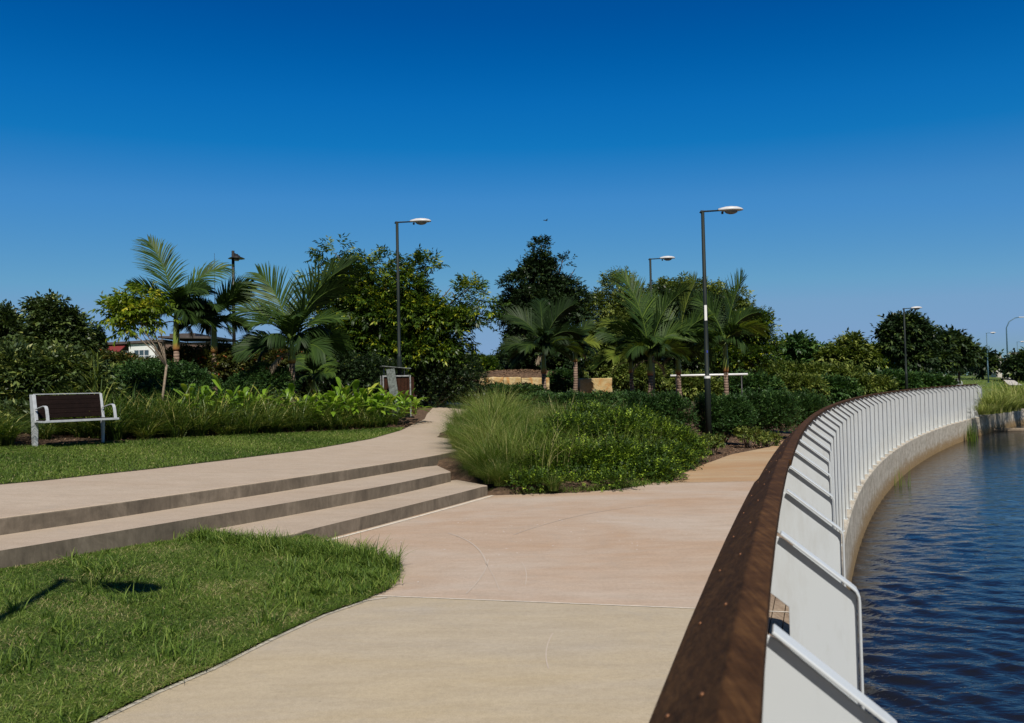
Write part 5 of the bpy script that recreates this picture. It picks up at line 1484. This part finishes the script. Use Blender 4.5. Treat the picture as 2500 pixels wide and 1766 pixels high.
# ------------------------------------------------------------------ palms
def frond_mesh(parent, base, az, el, L, droop, mat, name='frond', n=50, leaflet=0.30, wl=0.036, hang=0.35, fold=0.55, twist=0.0, seed=0, tint0=0.35, roll=0.0):
    r = np.random.default_rng(seed)
    # rachis curve
    N_ = 24; u = np.linspace(0, 1, N_); pts_ = [np.array(base, float)]
    for k in range(1, N_):
        e_ = el - droop * (u[k] ** 1.4)
        e_ = max(e_, -1.45)
        d_ = np.array([math.cos(az + twist * u[k]) * math.cos(e_), math.sin(az + twist * u[k]) * math.cos(e_), math.sin(e_)])
        pts_.append(pts_[-1] + d_ * L / (N_ - 1))
    pts_ = np.array(pts_)
    tg = unit(np.gradient(pts_, axis=0)); side = unit(np.cross(tg, np.array([0, 0, 1.0]) + 1e-4)); up_ = np.cross(side, tg)
    ro = roll * np.clip(u * 2.2, 0, 1)[:, None]; side, up_ = side * np.cos(ro) + up_ * np.sin(ro), up_ * np.cos(ro) - side * np.sin(ro)
    us = np.linspace(0.12, 0.99, n)
    V, F, T = [], [], []
    prof = np.sin(np.clip((us - 0.02) * 1.02, 0, 1) ** 0.75 * np.pi * 0.93) ** 0.7
    for sgn in (-1, 1):
        for i, ui in enumerate(us):
            ui2 = min(0.999, ui + r.normal(0, 0.004)); f = ui2 * (N_ - 1); k = int(f); w_ = f - k
            c = pts_[k] * (1 - w_) + pts_[min(k + 1, N_ - 1)] * w_
            t1, s1, u1 = tg[k], side[k] * sgn, up_[k]
            ll = L * leaflet * max(0.18, prof[i]) * r.uniform(0.88, 1.08)
            a_ = 0.95 - 0.55 * ui                       # angle from the rachis
            d1 = unit(t1 * math.cos(a_) + s1 * math.sin(a_) * math.cos(fold) + u1 * math.sin(a_) * math.sin(fold) + r.normal(0, 0.05, 3))
            ww = wl * r.uniform(0.8, 1.15); b0 = len(V); tn = np.clip(tint0 + r.normal(0, 0.13), 0, 1)
            nrm = unit(np.cross(d1, t1)); wd = unit(np.cross(d1, nrm)) 
            for j, s in enumerate((0, 0.3, 0.65, 1.0)):
                q = c + d1 * ll * s - np.array([0, 0, 1.0]) * ll * hang * s ** 2
                hw_ = ww * (0.35, 0.5, 0.4, 0.04)[j]
                V += [q - wd * hw_, q + wd * hw_]; T += [tn, tn]
            for j in range(3): F.append((b0 + 2 * j, b0 + 2 * j + 1, b0 + 2 * j + 3, b0 + 2 * j + 2))
    # rachis as a tapering square rod
    R0 = len(V)
    for k in range(N_):
        rr = 0.022 * (1 - 0.85 * u[k])
        for a, b_ in ((1, 1), (-1, 1), (-1, -1), (1, -1)): V.append(pts_[k] + side[k] * rr * a + up_[k] * rr * b_ * 0.7); T.append(0.8)
    for k in range(N_ - 1):
        for j in range(4):
            a0 = R0 + 4 * k; F.append((a0 + j, a0 + (j + 1) % 4, a0 + 4 + (j + 1) % 4, a0 + 4 + j))
    return np_mesh(name, np.array(V), F, None, mat, parent, tint=T)

def palm(base, hT, hS, fronds, label, seed, rt=0.085, L=2.1, dry=1, matf=m_frond, leaflet=0.52, extra=()):
    L = L * 0.62
    t_ = thing('palm_tree', base, label, 'palm tree', 'king palms with green crownshafts')
    r = np.random.default_rng(seed)
    lx = r.normal(0, 0.03)
    bm = bmesh.new(); tube(bm, [(0, 0, -0.1), (0, 0, 0.15), (lx, 0, hT * 0.6), (lx, 0, hT)], [rt * 1.7, rt * 1.25, rt, rt * 0.95], 12); bm_obj('trunk', bm, m_ptrunk, t_)
    bm = bmesh.new(); tube(bm, [(lx, 0, hT), (lx, 0, hT + 0.07), (lx, 0, hT + hS * 0.3), (lx, 0, hT + hS * 0.8), (lx, 0, hT + hS)], [rt * 1.1, rt * 1.3, rt * 1.15, rt * 0.85, rt * 0.55], 12); bm_obj('crownshaft', bm, m_shaft, t_)
    top = np.array([lx, 0, hT + hS])
    for i, (az, el, Lf, dr) in enumerate(fronds):
        Lf = Lf * (1 + 1.0 * min(max(el - 0.85, 0), 0.5))
        if el < 1.2: el = el + 0.2; dr = dr * 0.9
        rl = r.uniform(0.5, 1.25) * abs(math.cos(az)) * (1 if math.sin(az * 3 + i) > 0 else -1)
        frond_mesh(t_, top + np.array([math.cos(az), math.sin(az), 0]) * 0.04 - np.array([0, 0, 0.25 * (el < 0.8)]), az, el, L * Lf, dr, matf if i not in extra else m_frondy, seed=seed * 50 + i, leaflet=leaflet, tint0=r.uniform(0.25, 0.6), hang=r.uniform(0.15, 0.4), fold=r.uniform(0.1, 0.5), roll=rl)
    for i in range(6):
        az = i * 1.05 + r.uniform(-0.4, 0.4)
        frond_mesh(t_, top - np.array([0, 0, 0.1]), az, r.uniform(0.35, 1.05), L * r.uniform(0.7, 0.95), r.uniform(1.1, 1.7), matf, seed=seed * 90 + i, leaflet=leaflet, tint0=r.uniform(0.05, 0.35), hang=0.6, fold=r.uniform(-0.3, 0.3), roll=r.uniform(-0.5, 0.5), n=40)
    for i in range(dry):
        az = r.uniform(0, 6.28)
        o_ = frond_mesh(t_, top - np.array([0, 0, 0.35]), az, r.uniform(-0.2, 0.25), L * 0.62, 1.3, m_dry, seed=seed * 70 + i, leaflet=0.3, hang=0.8, wl=0.014, n=34)
        o_['label'] = 'dry drooping frond'
    return t_

def ring_fronds(n, seed, el=(0.1, 1.2), dr=(0.9, 1.6), L=(0.8, 1.1)):
    r = np.random.default_rng(seed); out = []
    for i in range(n):
        k = i / n
        out.append((i * 2.399 + r.uniform(-0.25, 0.25), el[1] + (el[0] - el[1]) * k + r.uniform(-0.1, 0.1), r.uniform(*L), r.uniform(*dr)))
    return out
PI = math.pi
def palm_at(x, d, ytop_trunk, ytop_shaft, *a, **k):
    """x of the trunk in the view; the crownshaft runs between two view heights."""
    p = AT(x, ytop_trunk, d); g0 = tz(p[0], p[1])
    z1 = p[2] - g0; z2 = AT(x, ytop_shaft, d)[2] - g0
    return palm((p[0], p[1], g0), max(z1, 0.3), max(z2 - z1, 0.5), *a, **k)
# first left palm: one tall frond up-left, one flung to the left, rest arching right
palm_at(391, 25.0, 787, 695, [(PI * 0.93, 1.40, 1.18, 0.5), (PI * 1.02, 0.62, 1.12, 0.75), (PI * 0.97, 0.35, 1.3, 0.9), (0.25, 1.2, 1.12, 1.0), (0.75, 0.9, 0.95, 1.3), (-0.35, 0.85, 1.0, 1.5), (PI * 1.1, 0.5, 1.15, 1.2), (-1.3, 0.9, 0.85, 1.6), (1.6, 0.9, 0.9, 1.3), (2.4, 0.6, 0.9, 1.3), (-0.8, 0.35, 0.9, 1.6), (-2.0, 0.3, 0.9, 1.5), (0.1, 0.1, 0.9, 1.3)],
        'leftmost tall palm with one frond blown straight up and a bright green crownshaft', 3, L=2.15, dry=2)
palm_at(482, 25.5, 792, 708, [(0.1, 0.95, 1.15, 1.0), (-0.25, 0.7, 1.2, 1.25), (0.6, 0.9, 1.0, 1.3), (PI, 0.6, 1.0, 1.4), (2.4, 0.8, 0.9, 1.4), (-2.2, 0.7, 0.9, 1.6), (-1.2, 0.6, 0.9, 1.6), (1.4, 0.6, 0.9, 1.4), (0.0, 0.2, 0.9, 1.4), (3.6, 0.2, 0.9, 1.4), (-0.8, 0.1, 0.85, 1.3), (4.2, 0.1, 0.8, 1.3)],
        'second left palm, its dark trunk in front of the black lamp', 5, L=1.9, dry=2)
palm_at(655, 21.5, 815, 764, [(PI * 0.85, 1.35, 1.15, 0.7), (0.15, 1.30, 1.4, 0.85), (0.3, 1.1, 1.25, 1.1), (PI * 1.03, 0.85, 1.25, 1.25), (PI * 0.97, 0.45, 1.15, 1.35), (-0.2, 0.7, 1.15, 1.3), (0.1, 0.45, 1.1, 1.5), (-1.2, 0.9, 0.95, 1.5), (-2.3, 0.7, 1.0, 1.5), (1.5, 1.1, 1.0, 1.2), (2.6, 0.9, 1.1, 1.2), (PI * 1.12, 0.2, 1.0, 1.1), (-0.6, 0.2, 1.0, 1.3), (0.5, 0.5, 1.1, 1.2)],
        'third left palm, the broadest, with a pale dry skirt of fronds', 7, L=2.05, dry=3, rt=0.08)
palm_at(705, 24.5, 880, 838, ring_fronds(7, 4, (0.2, 1.1)), 'palm mostly hidden behind the third, only its orange-brown stem clear', 9, L=1.3, dry=0)
# central and right palms
palm_at(1219, 30.0, 838, 775, [(PI * 0.95, 1.0, 1.25, 1.1), (0.3, 1.3, 1.1, 0.9), (0.15, 0.7, 1.2, 1.5), (-0.3, 0.45, 1.1, 1.6), (PI, 0.5, 1.15, 1.4), (PI * 1.15, 0.2, 1.1, 1.4), (1.6, 1.3, 1.15, 0.6), (2.2, 1.0, 1.0, 1.1), (-1.4, 0.8, 1.0, 1.6), (-2.2, 0.5, 1.0, 1.6), (0.9, 0.8, 1.0, 1.3), (-0.7, 0.1, 1.0, 1.3), (PI * 0.9, 0.05, 1.0, 1.2)],
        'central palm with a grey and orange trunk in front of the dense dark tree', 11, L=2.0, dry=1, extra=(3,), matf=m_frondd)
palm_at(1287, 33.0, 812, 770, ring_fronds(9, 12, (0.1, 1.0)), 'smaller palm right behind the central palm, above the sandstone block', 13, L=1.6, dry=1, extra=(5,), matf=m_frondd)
palm_at(1418, 29.0, 836, 790, ring_fronds(10, 14, (0.1, 1.3)), 'slim palm left in the right-hand palm group', 15, L=2.0, dry=1, rt=0.07, extra=(1, 7))
palm_at(1456, 28.0, 842, 785, [(PI * 0.8, 1.45, 1.45, 0.5), (0.25, 1.35, 1.3, 0.8), (PI, 0.9, 1.15, 1.3), (0.1, 0.7, 1.2, 1.4), (-0.5, 0.5, 1.0, 1.6), (PI * 1.2, 0.4, 1.0, 1.5), (1.5, 1.2, 1.1, 0.8), (-1.5, 0.7, 0.9, 1.6), (2.4, 0.7, 1.0, 1.3), (0.7, 0.4, 1.0, 1.3)],
        'palm with curved ringed trunk and drooping pale fronds, second in the right-hand group', 17, L=2.1, dry=2, extra=(5, 4))
palm_at(1522, 29.0, 840, 778, [(0.5, 1.42, 1.3, 0.45), (PI * 0.75, 1.3, 1.25, 0.8), (0.1, 1.0, 1.1, 1.2), (PI, 0.8, 1.0, 1.4), (-0.5, 0.6, 1.0, 1.5), (PI * 1.2, 0.4, 1.0, 1.5), (1.5, 1.0, 1.1, 1.0), (-1.5, 0.8, 0.9, 1.5), (0.2, 0.2, 1.0, 1.4)],
        'palm with a yellow-green upright frond just left of the tall lamp post', 19, L=2.1, dry=1, extra=(0,))
palm_at(1627, 29.5, 835, 760, [(0.25, 1.40, 1.2, 0.35), (PI * 0.8, 1.3, 1.0, 0.7), (0.0, 0.9, 1.15, 1.1), (-0.2, 0.6, 1.1, 1.5), (PI, 0.7, 1.0, 1.5), (-1.2, 0.6, 0.9, 1.6), (PI * 1.15, 0.3, 1.0, 1.5), (1.4, 0.9, 1.0, 1.1), (2.4, 0.5, 0.9, 1.4)],
        'rightmost palm of the group, right of the tall lamp post', 21, L=2.1, dry=0, extra=(3,))

# ------------------------------------------------------------------ shrubs and grasses beyond the hedge
far = []
for i, (x, y, rx, ry, d, mt, lb) in enumerate([
    (1560, 870, 50, 20, 36, m_olive, 'low olive shrub under the white bar'), (1690, 870, 55, 22, 36, m_hedge, 'green shrub right of the white bar'),
    (1790, 860, 50, 26, 42, m_olive, 'pale olive shrub beyond the hedge mounds'), (1870, 865, 45, 24, 45, m_hedge, 'dark shrub beneath the pointed far tree'),
    (1945, 860, 50, 24, 47, m_olive, 'yellowish shrub left of the fourth lamp post'), (2010, 850, 40, 22, 52, m_hedge, 'dark shrub at the foot of the tiered tree'),
    (2080, 855, 50, 16, 54, m_hedge, 'flowering low shrub behind the far handrail'), (1780, 830, 60, 18, 56, m_olive, 'thin yellow shrub row beneath the broad far tree'),
    (1880, 835, 50, 14, 58, m_olive, 'low yellow-green shrub between the far tree trunks'), (1640, 840, 60, 22, 48, m_olive, 'olive shrub beneath the rounded tree'),
    (1340, 830, 60, 30, 40, m_olive, 'olive bush behind the big sandstone block'), (1440, 850, 60, 28, 38, m_olive, 'olive bush behind the right-hand palm trunks'),
    (1130, 815, 30, 18, 60, m_dark, 'dark bush in the gap beyond the mulch mound'), (1080, 815, 30, 20, 52, m_tree, 'light green bush at the foot of the spreading tree')]):
    if d > 41: ry *= 0.62; y += 9
    bush('far_shrub', [vclump(x - rx * 0.4, y, rx * 0.6, ry, d), vclump(x + rx * 0.4, y + 2, rx * 0.6, ry * 0.9, d)], 1300, 6, 0.0045 * d, 0.0018 * d, mt, lb, 'shrub', twig=0.009 * d, shell=0.55, bright=0.6)
# reeds and long grass past the end of the fence
rd = [tussock_mesh('reed_clump', 260, 0.45, 1.25, 1.1, 0.034, m_reed, 300 + i, 4, tmean=0.5) for i in range(3)]
spots = []
for xv, yv, d, k in [(2225, 900, 46, 1.0), (2245, 905, 47, 1.1), (2265, 900, 48, 1.1), (2285, 895, 49, 1.0), (2300, 895, 50, 1.0), (2232, 885, 50, 1.15), (2255, 880, 52, 1.2), (2280, 878, 54, 1.2), (2298, 875, 54, 1.1), (2215, 890, 47, 1.0), (2240, 868, 56, 1.2), (2270, 865, 60, 1.2), (2295, 862, 60, 1.2), (2216, 918, 44.5, 0.7), (2205, 915, 44, 0.6)]:
    p = AT(xv, yv, d); spots.append((p[0], p[1], min(tz(p[0], p[1]), 0.3) - 0.5 if d < 49 else -0.3, k))
ordx = np.argsort([view_x(q_) for q_ in spots]); spots = [spots[i] for i in ordx]
place_copies(rd, spots, ['yellow-green reed clump on the far bank, %s from the fence end' % ORD[i] for i in range(len(spots))], 'reeds', 'reed clumps on the far bank')
# plants growing in the water at the wall
for (xv, yv), n, h, lb in (((2181, 990), 110, 1.2, 'dense green reeds standing against the sea wall near the fence end'), ((2030, 1090), 22, 0.7, 'few thin green reeds growing from the water below the fence')):
    p = G(xv * K, yv * K, -1.7)
    r_ = 0.10 if n > 100 else 0.16
    P = np.column_stack([rng.normal(0, r_, (n, 2)), np.full(n, -0.1)])
    V, F, m = blades(P, h * rng.uniform(0.5, 1.1, n), rng.uniform(0.0, 0.25, n), rng.uniform(0, 6.28, n), 0.022 if n > 100 else 0.014, 4)
    o = np_mesh('water_reeds', V, F, None, m_lom if n > 100 else m_penn, tint=np.repeat(rng.uniform(0.3, 0.8, n), m)); o.location = (p[0] - 0.05, p[1], -1.7); tag(o, lb, 'reeds')
# log-like pipe stub on the water
p = G(2252 * K, 964 * K, -1.62)
bm = bmesh.new(); tube(bm, [(-2.6, 0.3, 0.0), (-1.2, 0.1, 0.05), (0.8, -0.2, 0.02), (1.1, -0.25, 0.02)], [0.16, 0.15, 0.13, 0.12], 10)
o = bm_obj('floating_log', bm, m_palebark); o.location = (p[0], p[1], -1.66); tag(o, 'pale brown log lying in the water by the far wall', 'log')
# turf on the far rise
q = np.column_stack([rng.uniform(22, 60, 26000), rng.uniform(64, 120, 26000)]); q = q[(q[:, 0] / q[:, 1] > 0.33) & (q[:, 0] / q[:, 1] < 0.66)]
V, F, m = blades(np.column_stack([q, terrain(q[:, 0], q[:, 1])]), rng.uniform(0.08, 0.2, len(q)), rng.uniform(0.2, 1.2, len(q)), rng.uniform(0, 6.28, len(q)), 0.05, 2)
o = np_mesh('grass', V, F, None, m_turf, tint=np.repeat(np.clip(rng.normal(0.6, 0.15, len(q)), 0, 1), m)); tag(o, 'grass on the far rise beyond the fence', 'grass', kind='stuff')
q = np.column_stack([rng.uniform(-26, -6, 34000), rng.uniform(21, 44, 34000)]); q = q[(qdist(q[:, 0], q[:, 1]) > 12.2) & (q[:, 0] / q[:, 1] > -0.7)]
V, F, m = blades(np.column_stack([q, terrain(q[:, 0], q[:, 1])]), rng.uniform(0.1, 0.28, len(q)), rng.uniform(0.2, 1.0, len(q)), rng.uniform(0, 6.28, len(q)), 0.022, 3)
o = np_mesh('grass', V, F, None, m_turf, tint=np.repeat(np.clip(rng.normal(0.6, 0.15, len(q)), 0, 1), m)); tag(o, 'longer grass on the rise behind the domed shrub', 'grass', kind='stuff')
# wooded skyline all round the horizon
TL = []
for a in np.linspace(-0.62, 0.62, 110):
    r_ = 230 + rng.uniform(-15, 15); h = rng.uniform(4.5, 8.0) * (1.25 - 0.9 * (a + 0.6) / 1.2)
    TL.append((math.sin(a) * r_ * 1.0, math.cos(a) * r_, 2.0 + h * 0.3, 4.2, 3.5, max(1.8, h)))
o = foliage('tree_line', TL, 17000, 5, 1.0, 0.55, m_dark, None, twig=1.5, shell=0.6, bright=0.5); tag(o, 'far-off wooded skyline', 'woods', kind='stuff')

# ------------------------------------------------------------------ sandstone blocks and mulch mound
def rock_block(x0, x1, y0, y1, d, label, depth=0.7, yaw=0.0):
    a = AT(x0, y1, d); b_ = AT(x1, y0, d)
    w = b_[0] - a[0]; h = b_[2] - a[2]
    bm = bmesh.new(); box(bm, (0, 0, h / 2 - 0.1), (w, depth, h + 0.2))
    bmesh.ops.subdivide_edges(bm, edges=bm.edges, cuts=4, use_grid_fill=True)
    for v_ in bm.verts:
        v_.co += Vector(rng.normal(0, 0.012, 3))
    o = bm_obj('sandstone_block', bm, m_stone, bevel=0.03, seg=2)
    o.location = ((a[0] + b_[0]) / 2, a[1] + depth / 2, a[2]); o.rotation_euler = (0, 0, yaw)
    tag(o, label, 'sandstone block', 'sandstone retaining blocks')
rock_block(1300, 1372, 848, 882, 34, 'big square-cut sandstone block with orange streaks, right of the central palm', 0.9, 0.05)
rock_block(1074, 1128, 846, 862, 34, 'first long low sandstone block left below the mulch mound')
rock_block(1130, 1168, 846, 864, 34, 'orange-stained low sandstone block between its two paler neighbours', 0.7)
rock_block(1170, 1232, 847, 866, 34, 'low pale sandstone block directly left of the central palm trunk')
rock_block(1012, 1044, 843, 856, 34, 'orange sandstone block glimpsed just right of the bin enclosure')
# mulch mound
c = AT(1165, 846, 36.5)
bm = bmesh.new(); bmesh.ops.create_uvsphere(bm, u_segments=40, v_segments=20, radius=1)
for v_ in bm.verts:
    k = 1 + 0.08 * math.sin(v_.co.x * 7) * math.cos(v_.co.y * 6); v_.co = Vector((v_.co.x * 2.6 * k, v_.co.y * 1.6 * k, max(-0.2, v_.co.z) * 0.42 * k + 0.03 * math.sin(v_.co.x * 17 + v_.co.y * 13)))
for f in bm.faces: f.smooth = True
o = bm_obj('mulch_mound', bm, m_ground); o.location = (c[0] - 0.1, c[1], c[2] - 0.1); tag(o, 'low mound of brown mulch above the sandstone blocks', 'mulch mound', kind='stuff')
q = rng.normal(0, 1, (3500, 2)) * np.array([1.3, 0.8]); q = q[(q[:, 0] / 2.6) ** 2 + (q[:, 1] / 1.6) ** 2 < 1]
zq = 0.42 * np.sqrt(np.maximum(0, 1 - (q[:, 0] / 2.6) ** 2 - (q[:, 1] / 1.6) ** 2)) + 0.02
n = len(q); L = rng.uniform(0.05, 0.13, n)
V, F = leaf_quads(np.column_stack([q, zq]), rand_dirs(n, -0.3, 0.3), unit(np.array([0, 0, 1.0]) + rand_dirs(n) * 0.6), L, L * 0.4, 0.0)
o2 = np_mesh('chips', V, F, None, m_chip, o, tint=np.repeat(rng.beta(2, 1.5, n), 4))

# ------------------------------------------------------------------ white bar gate
a = AT(1503, 843, 34); b_ = AT(1676, 838, 34)
g0 = tz((a[0] + b_[0]) / 2, a[1])
t_ = thing('barrier_gate', (a[0], a[1], tz(a[0], a[1])), 'long white horizontal barrier bar behind the palm trunks', 'barrier')
bm = bmesh.new(); tube(bm, [(0, 0, a[2] - t_.location.z), (b_[0] - a[0], 0, a[2] - t_.location.z + 0.0)], 0.045, 8); bm_obj('bar', bm, m_stick, t_)
bm = bmesh.new()
for x in (0.25, b_[0] - a[0] - 0.25): tube(bm, [(x, 0.02, -1.2), (x, 0.02, a[2] - t_.location.z - 0.04)], 0.03, 8)
bm_obj('supports', bm, m_black, t_)
# orange warning panels on a post half hidden by the tiered tree
p = AT(2018, 860, 61.5); t_ = thing('warning_sign', (p[0], p[1], tz(p[0], p[1])), 'two orange-yellow panels on a post, half hidden by the tiered tree', 'sign')
z0 = t_.location.z; za = AT(2018, 775, 61.5)[2] - z0; zb = AT(2018, 811, 61.5)[2] - z0
bm = bmesh.new(); tube(bm, [(0, 0.03, -0.1), (0, 0.03, za + 0.2)], 0.04, 8); bm_obj('post', bm, m_black, t_)
for zc, w_, a_ in ((za, 0.62, 0.12), (zb, 0.74, 0.0)):
    bm = bmesh.new(); box(bm, (0, -0.03, zc), (w_, 0.03, 0.36), Matrix.Rotation(a_, 3, 'Y')); bm_obj('panel', bm, m_orange, t_, bevel=0.008)

# ------------------------------------------------------------------ houses on the rise
def win(bm, cx, cz, w, h, y): box(bm, (cx, y, cz), (w, 0.06, h))
d = 82.0; S2 = d * K / FPX
p = AT(355, 795, d); hx, hy = p[0], p[1]; hz = tz(hx, hy)
ztop = AT(355, 764, d)[2] - hz
t_ = thing('hillside_house', (hx, hy, hz), 'low white house with dark flat roof and red awning, behind the young tree', 'house', None, 0.0)
def X(v): return (v - 355) * S2
bm = bmesh.new(); box(bm, (X(318), 3, (ztop - 0.3) / 2), (X(346) - X(288), 6, ztop - 0.3)); bm_obj('wall', bm, m_bwhite, t_)
bm = bmesh.new(); box(bm, (X(262), 3.4, (ztop - 0.5) / 2), (X(286) - X(238), 6, ztop - 0.5)); bm_obj('wall', bm, m_bdark, t_)
bm = bmesh.new(); box(bm, (X(413), 3.6, (ztop - 0.2) / 2), (X(478) - X(349), 6, ztop - 0.2)); bm_obj('wall', bm, m_bbrown, t_)
bm = bmesh.new(); box(bm, (X(300), 3.05, ztop - 0.12), (X(366) - X(233), 6.6, 0.26), Matrix.Rotation(-0.035, 3, 'Y')); box(bm, (X(418), 3.5, ztop + 0.28), (X(482) - X(352), 6.8, 0.22), Matrix.Rotation(0.03, 3, 'Y'))
box(bm, (X(400), 3.0, ztop + 0.55), (2.6, 4, 0.4)); rf = bm_obj('roof', bm, m_bdark, t_, bevel=0.02)
bm = bmesh.new(); box(bm, (X(260), -0.6, ztop - 0.75), (X(283) - X(240), 1.6, 0.08), Matrix.Rotation(0.45, 3, 'X')); bm_obj('awning', bm, m_bred, t_)
for cx, w, h in ((318, 1.5, 0.95), (262, 1.9, 0.9)):
    bm = bmesh.new(); win(bm, X(cx), ztop - 1.35, w, h, -0.02 if cx == 318 else 0.36)
    f = bm_obj('window', bm, m_lampgrey, t_)
    bm = bmesh.new()
    for k in (-1, 0, 1): win(bm, X(cx) + k * w / 3, ztop - 1.35, w / 3 - 0.09, h - 0.12, -0.04 if cx == 318 else 0.34)
    bm_obj('pane', bm, m_glass, f)
bm = bmesh.new(); box(bm, (X(345), -0.8, ztop - 2.5), (2.4, 1.5, 0.14))
bm_obj('balcony_floor', bm, m_bwhite, t_)
bm = bmesh.new()
for k in range(13): box(bm, (X(345) - 1.15 + k * 0.19, -1.5, ztop - 2.0), (0.03, 0.03, 0.9))
box(bm, (X(345), -1.5, ztop - 1.53), (2.4, 0.05, 0.05)); bm_obj('balcony_rail', bm, m_lampgrey, t_)
bm = bmesh.new(); tube(bm, [(X(258), 3, ztop), (X(258), 3, ztop + 1.0)], 0.03, 5); box(bm, (X(258), 3, ztop + 0.95), (3.4, 0.03, 0.03))
for k in range(7): box(bm, (X(258) - 1.5 + k * 0.5, 3, ztop + 0.95), (0.03, 0.8, 0.03))
bm_obj('aerial', bm, m_black, rf)
# white gable glimpsed at the left edge
d = 45.0; p = AT(2, 815, d); g0 = tz(p[0], p[1]); zt = AT(2, 745, d)[2] - g0
t_ = thing('white_house', (p[0] - 2.0, p[1], g0), 'white house wall glimpsed through the trees at the left edge', 'house')
bm = bmesh.new(); box(bm, (0, 2.5, zt / 2), (5.2, 5, zt)); bm_obj('wall', bm, m_bwhite, t_)
bm = bmesh.new(); box(bm, (0, 2.5, zt + 0.12), (6.0, 6, 0.24)); bm_obj('roof', bm, m_bdark, t_)
bm = bmesh.new(); box(bm, (1.4, -0.02, zt * 0.62), (1.0, 0.06, 0.9)); bm_obj('window', bm, m_glass, t_)

# ------------------------------------------------------------------ bridge far right
d = 108.0; p = AT(2234, 830, d); g0 = tz(p[0], p[1]); s_ = d * K / FPX
t_ = thing('road_bridge', (p[0], p[1], g0), 'pale concrete road bridge with a square pillar at the far right', 'bridge')
zt = AT(2234, 794, d)[2] - g0; zd = AT(2210, 798, d)[2] - g0
bm = bmesh.new(); box(bm, (0, 0, zt / 2 - 0.5), (13 * s_, 1.2, zt + 1.0)); bm_obj('pillar', bm, m_conc, t_, bevel=0.05)
bm = bmesh.new(); box(bm, (-33 * s_, 0.5, zd - 0.25), (52 * s_ - 0.02, 0.9, 0.55)); bm_obj('parapet', bm, m_conc, t_)
bm = bmesh.new(); box(bm, (48 * s_, 1.5, zd - 0.55), (82 * s_, 6, 0.35)); box(bm, (44 * s_, 0.2, zd - 0.05), (14 * s_, 0.6, 0.9)); bm_obj('deck', bm, m_bbrown, t_)
# pale path running down from the bridge
a = [G(2240 * K, 826 * K, 1.2)]
V = []
pa_ = AT(2243, 826, 100); pb_ = AT(2262, 826, 100); pc_ = AT(2292, 848, 78); pd_ = AT(2262, 848, 78)
Vq = [(q_[0], q_[1], tz(q_[0], q_[1]) + 0.12) for q_ in (pd_, pc_, pb_, pa_)]
def path2z(x, y): return terrain(x, y) + 0.14
patch('path', [(v_[0], v_[1]) for v_ in Vq], path2z, m_conc, 1.5)
q0, q1_ = AT(2165, 848, 72), AT(2210, 848, 72)
patch('path', [(q0[0], q0[1]), (q1_[0], q1_[1]), (q1_[0] + 0.5, q1_[1] + 3.0), (q0[0] + 0.5, q0[1] + 3.0)], path2z, m_conc, 1.5)

# ------------------------------------------------------------------ bird
c = AT(1224, 495, 60)
bm = bmesh.new()
tube(bm, [(-0.12, 0, 0), (-0.05, 0, 0.01), (0.05, 0, 0.015), (0.12, 0, 0.01), (0.16, 0, 0.0)], [0.008, 0.035, 0.04, 0.022, 0.005], 8)
for sgn in (-1, 1):
    P4 = [(-0.03, 0.02 * sgn, 0.02), (0.05, 0.02 * sgn, 0.02), (0.03, 0.2 * sgn, 0.10), (-0.04, 0.32 * sgn, 0.06), (-0.05, 0.16 * sgn, 0.08)]
    a_ = [bm.verts.new(q_) for q_ in P4]; b2_ = [bm.verts.new((q_[0], q_[1], q_[2] - 0.008)) for q_ in P4]
    bm.faces.new(a_); bm.faces.new(b2_[::-1])
    for i in range(5): bm.faces.new((a_[i], a_[(i + 1) % 5], b2_[(i + 1) % 5], b2_[i]))
o = bm_obj('bird', bm, m_black); o.location = tuple(c); o.rotation_euler = (0, 0, 0.6); tag(o, 'small dark bird high in the sky above the dense tree', 'bird')
